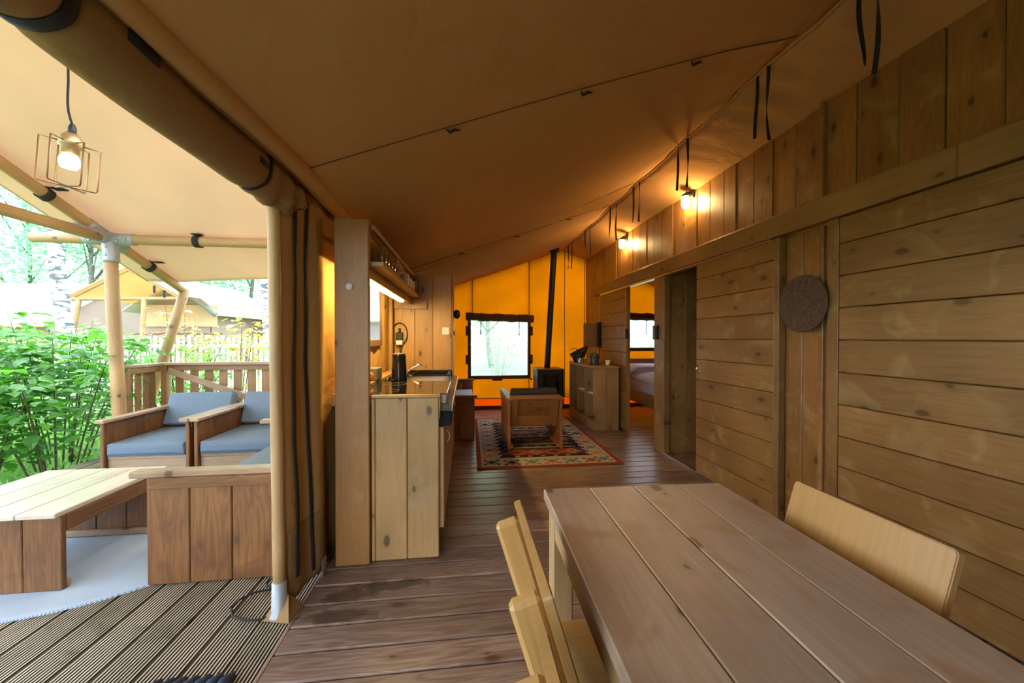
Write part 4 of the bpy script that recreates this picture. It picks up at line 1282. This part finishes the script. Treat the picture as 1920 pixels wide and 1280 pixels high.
cq = thing('coal_scuttle', 'black coal scuttle with a slanted rim on the cube shelf', 'bucket', (1.84, 6.05, .898))
def scuttle():
    vs, fs = [], []
    n = 28
    for k, (r, z, sx) in enumerate(((.085, 0, 1), (.10, .10, 1.05), (.125, .20, 1.25), (.118, .20, 1.25), (.092, .1, 1.05), (.08, .01, 1))):
        for i in range(n):
            a = 2 * math.pi * i / n
            zz = z + (.075 * math.cos(a) * (z / .2) if z > .05 else 0)
            vs.append((r * sx * math.cos(a), r * math.sin(a), zz))
    m_ = len(vs) // n
    for k in range(m_ - 1):
        for i in range(n):
            j = (i + 1) % n
            fs.append([k * n + i, k * n + j, (k + 1) * n + j, (k + 1) * n + i])
    fs.append(list(range(n))[::-1]); fs.append(list(range((m_ - 1) * n, m_ * n)))
    return mesh('scuttle', vs, fs, True)
obj('bucket', scuttle(), 'iron', cq, T3(1.84, 6.05, .898))
tube('bail_handle', [(1.69 + .0 * i, 6.05, 1.10) if i == 0 else (1.69 + .28 * i / 8, 6.05 - .13 * math.sin(math.pi * i / 8), 1.10 + .03 * math.sin(i)) for i in range(9)], .005, 'iron', cq, 6)
tube('rear_grip', [(1.75, 6.05, 1.0), (1.70, 6.05, .985), (1.695, 6.05, .94), (1.72, 6.05, .91)], .006, 'steel', cq, 6)
kt = thing('camp_kettle', 'grey green enamel pot with a domed lid on the cube shelf', 'pot', (1.93, 5.58, .898))
lathe('pot', [(0, 0), (.073, 0), (.075, .006), (.07, .10), (.066, .11), (0, .11)], 'greygreen', kt, T3(1.93, 5.58, .898), 28)
lathe('pot_lid', [(.088, .108), (.09, .115), (.078, .145), (.045, .172), (.012, .18), (.010, .195), (0, .197)], 'greygreen', kt, T3(1.93, 5.58, .898), 28)
lathe('pot_base', [(0, -.0), (.09, 0), (.09, .008), (0, .009)], 'black', kt, T3(1.935, 5.54, .898), 24)
o = lathe('glass_jar', tumbler(.09, .035), 'glass', None, T3(1.835, 5.77, .898), 18); tag(o, 'small clear glass jar between the scuttle and the pot', 'jar')
o = lathe('white_cup', tumbler(.075, .035), 'ceramic', None, T3(2.05, 5.33, .898), 18); tag(o, 'small white cup on the near end of the cube shelf', 'cup')
o = lathe('steel_cup', tumbler(.075, .034), 'steel', None, T3(1.80, 5.885, .898), 18); tag(o, 'small steel cup in front of the coal scuttle', 'cup')
bx_ = thing('wall_box', 'brown flat box fixed on the wall above the cube shelf', 'box', (2.1, 6.2, 1.14))
box('front', (1.965, 2.205), (6.17, 6.22), (1.145, 1.545), 'boxbrown', bx_, b=.004)
box('shadow_plate', (2.206, 2.238), (6.10, 6.25), (1.135, 1.56), 'black', bx_)  # black plate put in for the shadow gap between box and wall
tube('cord', [(2.21, 6.14, 1.14), (2.215, 6.14, 1.0), (2.20, 6.14, .90)], .006, 'black', bx_, 6)

# bed behind the open doorway
bd = thing('bed', 'wooden bed with white linen seen through the open doorway', 'bed', (3.5, 5.7, 0))
box('side_rail', (2.75, 2.785), (4.62, 6.66), (.25, .44), 'chair', bd, b=.006)
box('side_rail', (4.30, 4.335), (4.62, 6.66), (.25, .44), 'chair', bd)
box('foot_board', (2.75, 4.335), (4.585, 4.62), (.12, .5), 'chair', bd)
box('head_slat', (2.75, 4.335), (6.66, 6.69), (.83, .92), 'lounge_in', bd)
box('head_slat', (2.75, 4.335), (6.66, 6.69), (.50, .60), 'lounge_in', bd)
for (X, Y) in ((2.76, 4.6), (4.27, 4.6), (2.76, 6.62), (4.27, 6.62)):
    box('bed_post', (X, X + .06), (Y, Y + .06), (0, .44 if Y < 5 else .94), 'chair', bd)
obj('mattress', cushion_mesh(1.52, 2.03, .2, .05, .01), 'bed', bd, T3(3.545, 5.645, .49))
for i, (X, lab) in enumerate(((3.15, 'white pillow on the bed, nearest the doorway'), (3.93, 'white pillow on the far side of the bed'))):
    o = obj('pillow', cushion_mesh(.68, .42, .15, .06, .05), 'bed', None, T3(X, 6.38, .70) @ Matrix.Rotation(R(10), 4, 'X')); tag(o, lab, 'pillow', 'bed pillows')
def duvet(u, v):
    X = 2.80 + 1.5 * u; Y = 4.9 + 1.24 * v
    e = min(u, 1 - u, .5 * v + .02, 1.2 * (1 - v) + .0)
    return (X, Y, .595 + .13 * min(1, max(0, e) * 7) ** .6 * (1 + .25 * noise.noise(Vector((X * 5, Y * 3, 0)))) + .012 * noise.noise(Vector((X * 14, Y * 9, 2))))
o = surf('duvet', duvet, 40, 40, 'bed', None, .01); tag(o, 'thick white duvet spread over the bed', 'duvet')
bg_ = obj('storage_bag', cushion_mesh(.5, .4, .2, .05, .02), 'black', None, T3(3.2, 5.3, .115)); tag(bg_, 'dark storage bag on the floor under the bed', 'bag')

# wall lamps
def wall_lamp(Y, Z, label):
    t = thing('wall_lamp', label, 'lamp', (2.238, Y, Z), 'caged wall lamps')
    box('back_plate', (2.212, 2.237), (Y - .04, Y + .04), (Z + .03, Z + .12), 'black', t, b=.006)
    tube('arm', [(2.215, Y, Z + .085), (2.17, Y, Z + .09), (2.16, Y, Z + .07)], .012, 'black', t, 10)
    mw = T3(2.16, Y, Z)
    lathe('cap', [(0, .078), (.02, .078), (.036, .066), (.037, .05), (0, .05)], 'black', t, mw, 20)
    lathe('bulb', [(0, .05), (.033, .05), (.036, .03), (.036, -.03), (.026, -.058), (0, -.068)], 'bulb', t, mw, 20)
    for k in range(4):
        a = k * math.pi / 2 + .4
        c, s = math.cos(a), math.sin(a)
        tube('guard_wire', [(2.16 + c * .038, Y + s * .038, Z + .055), (2.16 + c * .042, Y + s * .042, Z - .03), (2.16 + c * .028, Y + s * .028, Z - .064), (2.16, Y, Z - .074)], .0022, 'brass', t, 5)
wall_lamp(3.55, 2.645, 'lit caged wall lamp under the roof, nearer to the dining table')
wall_lamp(5.10, 2.61, 'lit caged wall lamp under the roof, nearer to the stove')

# woven disc
prof = []
for i in range(17):
    r = .172 * i / 16
    prof += [(r, .012 + .016 * (i / 16) ** 2 + (.0035 if i % 2 else 0))]
prof += [(.178, .026), (.176, .018), (0, .0)]
wd = plain('woven_rush', (.10, .062, .035), .9, nscale=70, noise_amt=.45, bumpy=.6)
o = lathe('woven_disc', prof, wd, None, T3(2.172, 2.212, 1.519) @ Matrix.Rotation(R(-90), 4, 'Y') @ Matrix.Scale(1.03, 4, (1, 0, 0)), 48)
tag(o, 'round dark woven tray hanging on the board wall between two doors', 'wall tray')

# ------------------------------------------------------------------ dining table and chairs
TZ = 0.74
dt = thing('dining_table', 'large worn pine dining table of four wide boards', 'table', (.63, .6, 0))
LT = T3(.63, 1.375, 0) @ Matrix.Rotation(R(-1.6), 4, 'Z')
xs = [-.345, -.172, 0.0, .172, .345]
TY = -1.95
for k in range(4):
    box('table_board', (xs[k] + .0015, xs[k + 1] - .0015), (TY, 0), (TZ - .038, TZ - (.001 if k % 2 else 0)), 'table', dt, b=.003, loc=LT)
for s in (-1, 1):
    box('side_apron', (min(s * .328, s * .300), max(s * .328, s * .300)), (TY + .12, -.12), (TZ - .125, TZ - .039), 'tableleg', dt, loc=LT)
for yy in (-.09, TY + .12):
    box('end_apron', (-.30, .30), (yy - .028, yy), (TZ - .125, TZ - .039), 'tableleg', dt, loc=LT)
for X in (-.335, .265):
    for Y in (-.13, TY + .06):
        box('leg', (X, X + .07), (Y, Y + .07), (0, TZ - .039), 'tableleg', dt, loc=LT, b=.005)

def dining_chair(label, mw):
    """local: seat towards +x, back at x = 0, width along y"""
    t = thing('dining_chair', label, 'chair', (0, 0, 0), 'pine dining chairs')
    rec = Vector((-.30, 0, 1)).normalized()
    top_ = Vector((0, 0, .82)); nrm = Vector((rec.z, 0, -rec.x))
    # solid back board, rounded corners
    bm = bmesh.new()
    W_, H_, T_ = .43, .36, .022
    ring = []
    for (cy, cz, a0) in ((W_ / 2 - .012, -.012, 0), (-W_ / 2 + .012, -.012, 90), (-W_ / 2 + .012, -H_ + .012, 180), (W_ / 2 - .012, -H_ + .012, 270)):
        for q in range(5):
            a = R(a0 + 22.5 * q); ring.append((cy + .012 * math.cos(a), cz + .012 * math.sin(a)))
    f1 = [bm.verts.new((p[1], p[0], T_ / 2)) for p in ring]; f0 = [bm.verts.new((p[1], p[0], -T_ / 2)) for p in ring]
    bm.faces.new(f1); bm.faces.new(f0[::-1])
    for i in range(len(ring)):
        j = (i + 1) % len(ring)
        bm.faces.new((f0[i], f0[j], f1[j], f1[i]))
    bmesh.ops.recalc_face_normals(bm, faces=bm.faces)
    bmesh.ops.bevel(bm, geom=[e for e in bm.edges if abs(e.verts[0].co.z - e.verts[1].co.z) < 1e-5], offset=.003, segments=2, affect='EDGES')
    me = bpy.data.meshes.new('back_board'); bm.to_mesh(me); bm.free()
    obj('back_board', me, 'chair', t, frame(top_, rec, (0, 1, 0)))
    for s in (-1, 1):
        Y = s * .16
        p = top_ - rec * .022 - nrm * .045 + Vector((0, Y, 0))
        q = p - rec * (p.z / rec.z)
        q = Vector((p.x + .30 * (p.z), Y, 0.02))
        bar('rear_leg', q, p, .066, .036, 'chair', t, (1, 0, 0), b=.010)
        bar('front_leg', (.50, Y, 0.0), (.40, Y, .425), .06, .036, 'chair', t, (1, 0, 0), b=.006)
        bar('side_rail', (.09, Y * .86, .385), (.46, Y * .86, .415), .06, .026, 'chair', t, (0, 0, 1))
    bar('seat', (.07, 0, .432), (.50, 0, .455), .42, .026, 'chair', t, (0, 1, 0), b=.006)
    bar('stretcher', (.30, -.15, .2), (.30, .15, .2), .05, .024, 'chair', t, (0, 0, 1))
    t.matrix_basis = mw
    return t
ch = dining_chair('pine dining chair on the left side of the table, far one of the pair', T3(.15, .905, 0.0))
bpy.context.view_layer.update()
dup(ch, T3(.122, .395, 0), 'pine dining chair on the left side of the table, cut off by the lower edge')
dup(ch, T3(1.105, .935, 0) @ Matrix.Rotation(R(180), 4, 'Z'), 'pine dining chair at the right side of the table, by the wide door')

# ------------------------------------------------------------------ the garden
GZ = -0.40
def leaf_geo(l, w):
    """pointed oval leaf folded along its midrib; x from stalk to tip"""
    vs = [(0, 0, 0), (l * .3, 0, -.02 * l), (l * .65, 0, -.03 * l), (l, 0, -.16 * l)]
    fs = []
    for s in (1, -1):
        o = len(vs)
        vs += [(l * .16, s * w * .42, .02 * l), (l * .38, s * w * .5, .04 * l), (l * .70, s * w * .34, .02 * l)]
        q = [[0, 1, o + 1, o], [1, 2, o + 2, o + 1], [2, 3, o + 2]]
        fs += [f_[::-1] if s > 0 else f_ for f_ in q]
    return vs, fs
LEAVES = {}
def leaf_mesh(mat, k):
    if (mat, k) not in LEAVES:
        me = mesh('leaf', *leaf_geo(*((.15, .10), (.125, .085), (.105, .06))[k]))
        me.materials.append(M[mat]); LEAVES[(mat, k)] = me
    return LEAVES[(mat, k)]
def leaf_frame(p, r2, out, tilt=.35):
    d_ = Vector((out.x + r2.uniform(-.6, .6), out.y + r2.uniform(-.6, .6), r2.uniform(-.55, .25)))
    if d_.length < .1: d_ = Vector((1, 0, 0))
    up_ = Vector((r2.uniform(-tilt, tilt), r2.uniform(-tilt, tilt), 1))
    y_ = up_.cross(d_)
    return frame(p, d_, y_)
def merge_leaves(name, frames, mat, parent, size=(.13, .09)):
    bv, bf = leaf_geo(*size)
    vs, fs = [], []
    for m_ in frames:
        o = len(vs)
        vs += [m_ @ Vector(v) for v in bv]
        fs += [[o + i for i in f_] for f_ in bf]
    o = obj(name, mesh(name, vs, fs), mat, parent)
    o['kind'] = 'stuff'
    return o
def shrub(label, x, y, h, spread, nst, nleaf, seed, mat='leaf', single=130, k=0, name='leafy_shrub', cat='shrub'):
    r2 = random.Random(seed)
    t = thing(name, label, cat, (x, y, GZ), 'garden shrubs')
    frames = []
    for s in range(nst):
        a = r2.uniform(0, 2 * math.pi); rad = spread * math.sqrt(r2.random())
        hh = h * r2.uniform(.72, 1.05)
        base = Vector((x + .14 * math.cos(a), y + .14 * math.sin(a), GZ))
        tip = Vector((x + rad * math.cos(a), y + rad * math.sin(a), GZ + hh))
        mid = (base + tip) / 2 + Vector((0, 0, hh * .18))
        pts = []
        for i in range(9):
            u = i / 8
            pts.append(base * (1 - u) ** 2 + mid * 2 * u * (1 - u) + tip * u * u)
        tube('stem', pts, [.011 - .008 * i / 8 for i in range(9)], 'stem', t, 5)
        m_ = max(1, nleaf // nst)
        for q in range(m_):
            u = .22 + .78 * r2.random() ** .7
            i = min(7, int(u * 8)); p = pts[i].lerp(pts[i + 1], u * 8 - i)
            ang = r2.uniform(0, 6.283); off = r2.uniform(.02, .28)
            out = Vector((math.cos(ang), math.sin(ang), 0))
            frames.append(leaf_frame(p + out * off + Vector((0, 0, r2.uniform(-.06, .03))), r2, out))
    frames.sort(key=lambda f_: (f_.translation - cam.location).length)
    for f_ in frames[:single]:
        o = obj('leaf', leaf_mesh(mat, r2.choice((k, 1))), None, t, f_ @ Matrix.Scale(r2.uniform(.75, 1.2), 4))
    if frames[single:]:
        merge_leaves('foliage', frames[single:], mat, t)
    return t
shrub('broad leaved green shrub right beside the porch post', -4.45, 4.75, 1.75, .75, 12, 760, 1)
shrub('broad leaved green shrub at the left picture edge beside the deck', -4.95, 4.45, 1.45, .75, 11, 700, 2)
shrub('broad leaved green shrub behind the porch post, taller than its neighbours', -5.3, 5.7, 1.95, .85, 12, 820, 3, single=110)
shrub('broad leaved green shrub on the far left behind the front row', -6.3, 5.6, 1.85, .9, 11, 760, 4, single=80)
shrub('pale green shrub between the two porch posts, behind the railing', -4.75, 7.0, 1.75, .8, 10, 640, 5, 'leafpale', 90, 1)
shrub('pale green shrub in the middle of the garden, left of the awning', -7.6, 7.6, 1.9, 1.0, 10, 760, 6, 'leafpale', 60, 1)
shrub('pale green shrub farthest left in the garden', -8.9, 7.6, 1.9, 1.0, 10, 760, 9, 'leafpale', 40, 1)
shrub('golden leaved sapling beside the leaning porch post', -4.75, 7.1, 2.25, .35, 4, 190, 7, 'leafgold', 60, 2, 'golden_sapling', 'sapling')
shrub('golden leaved sapling in front of the white picket fence', -4.1, 7.3, 2.3, .45, 5, 260, 8, 'leafgold', 60, 2, 'golden_sapling', 'sapling')
shrub('low green shrub behind the railing next to the doorway pole', -3.5, 8.4, 1.75, .6, 8, 420, 10, 'leafpale', 60, 2)
for k, (x_, lab) in enumerate(((-.6, 'pale green hedge bush behind the back window, on its left'), (1.2, 'pale green hedge bush behind the back window, in its middle'), (3.0, 'pale green hedge bush behind the back window, on its right'), (6.6, 'pale green hedge bush behind the bedroom window'))):
    shrub(lab, x_, 13.5 + .4 * (k % 2), 2.3, 1.1, 10, 700, 50 + k, 'leafpale', 0, 1, 'hedge_bush', 'bush')
r3 = random.Random(3)
vs, fs = [], []
for k in range(2600):
    x, y_ = r3.uniform(-7.5, -3.9), r3.uniform(3.6, 8.5)
    h = r3.uniform(.12, .42); a = r3.uniform(0, 6.28); b_ = r3.uniform(.05, .25)
    o = len(vs); z0 = GZ - .03
    px, py = .006 * math.cos(a + 1.57), .006 * math.sin(a + 1.57)
    vs += [(x - px, y_ - py, z0), (x + px, y_ + py, z0), (x + b_ * .4 * math.cos(a), y_ + b_ * .4 * math.sin(a), z0 + h * .65), (x + b_ * math.cos(a), y_ + b_ * math.sin(a), z0 + h)]
    fs += [[o, o + 1, o + 2], [o + 1, o + 3, o + 2]]
gr = obj('grass', mesh('grass', vs, fs), 'grassblade'); tag(gr, 'tufts of long grass growing beside the deck', 'grass', kind='stuff')

def tree(name, label, x, y, h, rx, rz, seed, trunk=.16, mat='leaftree', n=4200, bark='bark', size=.3, low=.28):
    r2 = random.Random(seed)
    t = thing(name, label, 'tree', (x, y, GZ), 'trees beyond the tents')
    pts = [(x + .25 * math.sin(i * .6 + seed), y + .2 * math.cos(i * .5 + seed), GZ + h * .9 * i / 8) for i in range(9)]
    tube('trunk', pts, [trunk * (1 - .09 * i) for i in range(9)], bark, t, 9)
    cl = []
    for k in range(26):
        a = r2.uniform(0, 6.283); q = math.sqrt(r2.random()); u = r2.uniform(low, 1)
        w = math.sin(math.pi * min(1, (u - low) / (1 - low) * .85 + .15)) ** .6
        c = Vector((x + rx * q * w * math.cos(a), y + rx * q * w * math.sin(a), GZ + h * u))
        cl.append(c)
        if k % 3 == 0:
            b0 = Vector(pts[min(8, max(2, int(u * 6)))])
            tube('branch', [b0, (b0 + c) / 2 + Vector((0, 0, .2)), c], [trunk * .35, trunk * .22, .02], bark, t, 5)
    fr = []
    for k in range(n):
        c = r2.choice(cl)
        p = c + Vector((r2.gauss(0, rz * .26), r2.gauss(0, rz * .26), r2.gauss(0, rz * .2)))
        a = r2.uniform(0, 6.283)
        fr.append(leaf_frame(p, r2, Vector((math.cos(a), math.sin(a), 0)), .6))
    merge_leaves('crown', fr, mat, t, (size, size * .7))
    return t
tl_ = [(-27, 29, 15, 4.2, 3.4), (-23, 27, 15, 4.5, 3.6), (-18.5, 28, 15, 4.2, 3.5), (-15, 29, 15, 4.5, 3.6), (-30, 30, 16, 5, 3.8), (-21, 33, 17, 5, 4.0), (-11, 32, 14, 4.5, 3.6)]
tn = ['leafy tree standing farthest left behind the tents', 'leafy tree behind the pale roof, second from the left', 'leafy tree rising behind the birch trunk', 'leafy tree above the neighbouring awning',
      'tall leafy tree in the back row on the left', 'tall leafy tree in the back row in the middle', 'leafy tree behind the pale roof near the doorway pole']
for k, (a, lab) in enumerate(zip(tl_, tn)):
    tree('broadleaf_tree', lab, *a, seed=20 + k)
tree('broadleaf_tree', 'leafy tree seen through the back window of the tent', 1.5, 22, 9, 4.0, 3.2, 41, mat='leafpale')
bt_ = thing('birch_tree', 'white and grey birch trunk beyond the shrubs', 'tree', (-10.55, 11.4, GZ))
bp = [(-10.40, 11.4, GZ), (-10.42, 11.4, .8), (-10.50, 11.4, 1.9), (-10.62, 11.4, 2.8), (-10.68, 11.4, 4.0), (-10.72, 11.4, 6.0), (-10.6, 11.5, 9.0)]
tube('trunk', bp, [.19, .175, .165, .155, .15, .13, .08], 'birch', bt_, 14)
r4 = random.Random(5)
fr = [leaf_frame(Vector((-10.6 + r4.gauss(0, 1.2), 11.5 + r4.gauss(0, 1.2), 8 + r4.gauss(0, 1.3))), r4, Vector((math.cos(q), math.sin(q), 0)), .6) for q in range(1800)]
merge_leaves('crown', fr, 'leaftree', bt_, (.16, .11))
b2 = thing('birch_tree', 'slender pale birch trunk right beside the doorway pole', 'tree', (-6.6, 13.6, GZ))
tube('trunk', [(-6.5, 13.6, GZ), (-6.55, 13.6, 1.5), (-6.65, 13.6, 3.2), (-6.6, 13.6, 6.5), (-6.5, 13.6, 9)], [.15, .14, .12, .1, .05], 'birch', b2, 12)
fr = [leaf_frame(Vector((-6.5 + r4.gauss(0, 1.0), 13.6 + r4.gauss(0, 1.0), 7.6 + r4.gauss(0, 1.2))), r4, Vector((math.cos(q), math.sin(q), 0)), .6) for q in range(1400)]
merge_leaves('crown', fr, 'leaftree', b2, (.16, .11))

def panel(name, pts, mat, parent, thick=.02):
    o = obj(name, mesh(name, pts, [list(range(len(pts)))]), mat, parent)
    s = o.modifiers.new('thickness', 'SOLIDIFY'); s.thickness = thick
    return o
ta = thing('safari_tent', 'neighbouring tent with a dusty pink gable and an orange awning', 'tent', (-11.6, 18, GZ))
X0, X1, XP, Y0, Y1 = -12.85, -10.35, -11.5, 17.0, 21.5
panel('gable_wall', [(X0, Y0, GZ), (X1, Y0, GZ), (X1, Y0, 2.4), (XP, Y0, 3.6), (X0, Y0, 2.4)], 'tentpink', ta)
panel('side_wall', [(X1, Y0, GZ), (X1, Y1, GZ), (X1, Y1, 2.4), (X1, Y0, 2.4)], 'tentpink', ta)
panel('roof_slope', [(XP, Y0 - .5, 3.68), (X1 + .5, Y0 - .5, 2.2), (X1 + .5, Y1, 2.2), (XP, Y1, 3.68)], 'tentpale', ta)
panel('roof_slope', [(XP, Y0 - .5, 3.68), (X0 - .4, Y0 - .5, 2.3), (X0 - .4, Y1, 2.3), (XP, Y1, 3.68)], 'tentpale', ta)
tube('rolled_edge', [(XP + .3, Y0 - .52, 3.4), (X1 + .5, Y0 - .52, 2.22)], .12, 'galv', ta, 10)
for X in (-12.3, -11.0, -10.7):
    box('wall_clip', (X - .03, X + .03), (Y0 - .06, Y0 - .03), (1.95, 2.2), 'webbing', ta)
AX0, AX1, AXP, AY0, AY1 = -12.75, -9.45, -11.0, 13.9, 16.9
panel('awning_slope', [(AXP, AY0, 3.62), (AX0, AY0, 2.62), (AX0 - .1, AY1, 2.62), (AXP, AY1, 3.62)], 'porchfar', ta, .01)
panel('awning_slope', [(AXP, AY0, 3.62), (AX1, AY0, 2.72), (AX1, AY1, 2.72), (AXP, AY1, 3.62)], 'porchfar', ta, .01)
panel('valance', [(AX0, AY1, 1.75), (AX1 - .6, AY1, 1.75), (AX1 - .6, AY1, 2.62), (AX0, AY1, 2.62)], 'porchfar', ta, .01)
log('awning_beam', (AX0 - .2, AY0 + .1, 2.55), (AX1, AY0 + .1, 2.62), .06, 'pole', ta, 10)
log('awning_rafter', (AX0, AY0 + .1, 2.55), (AXP, AY0 + .1, 3.55), .05, 'pole', ta, 10)
log('awning_rafter', (AX1, AY0 + .1, 2.62), (AXP, AY0 + .1, 3.55), .05, 'pole', ta, 10)
log('awning_post', (-13.0, AY0 + .1, GZ), (-12.45, AY0 + .1, 2.55), .07, 'pole', ta, 10)
log('awning_post', (-10.7, AY0 + .1, GZ), (-10.55, AY0 + .1, 2.58), .07, 'pole', ta, 10)
for X in (-10.2, -9.9):
    box('awning_strap', (X - .03, X + .03), (AY0 + .02, AY0 + .05), (2.78 - (X + 10.2) * .5, 3.02 - (X + 10.2) * .5), 'webbing', ta)
box('deck_rail', (AX0 - .4, -9.6), (AY1 - .5, AY1 - .44), (1.42, 1.48), 'lounge', ta)
box('deck_rail', (AX0 - .4, -9.6), (AY1 - .5, AY1 - .44), (.9, 1.1), 'lounge', ta)
def far_tent(label, x0, x1, y0, y1, ze, zr):
    t = thing('safari_tent', label, 'tent', ((x0 + x1) / 2, y0, GZ))
    ym = (y0 + y1) / 2
    panel('front_wall', [(x0, y0, GZ), (x1, y0, GZ), (x1, y0, ze), (x0, y0, ze)], 'tentpink', t)
    panel('end_wall', [(x1, y0, GZ), (x1, y1, GZ), (x1, y1, ze), (x1, ym, zr), (x1, y0, ze)], 'tentpink', t)
    panel('end_wall', [(x0, y0, GZ), (x0, y1, GZ), (x0, y1, ze), (x0, ym, zr), (x0, y0, ze)], 'tentpink', t)
    panel('roof_slope', [(x0 - .4, y0 - .6, ze - .2), (x1 + .4, y0 - .6, ze - .2), (x1 + .4, ym, zr + .05), (x0 - .4, ym, zr + .05)], 'tentpale', t)
    panel('roof_slope', [(x0 - .4, y1 + .6, ze - .2), (x1 + .4, y1 + .6, ze - .2), (x1 + .4, ym, zr + .05), (x0 - .4, ym, zr + .05)], 'tentpale', t)
    log('eave_pole', (x0 - .4, y0 - .62, ze - .24), (x1 + .4, y0 - .62, ze - .24), .05, 'pole', t, 8)
    return t
far_tent('neighbouring tent with a long pale roof, right of the pink gable', -9.2, -4.4, 20.5, 26, 2.35, 4.1)
far_tent('neighbouring tent with a pale roof at the far left behind the shrubs', -27, -17.6, 18.5, 24.5, 2.0, 3.9)
pk = thing('picket_fence', 'white picket fence in front of the neighbouring tents', 'fence', (-7.5, 13, GZ))
for k in range(46):
    X = -12.2 + .16 * k
    box('picket', (X - .045, X + .045), (12.96, 12.98), (GZ, 1.32 + .02 * (k % 3)), 'white', pk)
box('fence_rail', (-12.3, -4.9), (12.985, 13.02), (.3, .4), 'white', pk)
box('fence_rail', (-12.3, -4.9), (12.985, 13.02), (1.0, 1.1), 'white', pk)
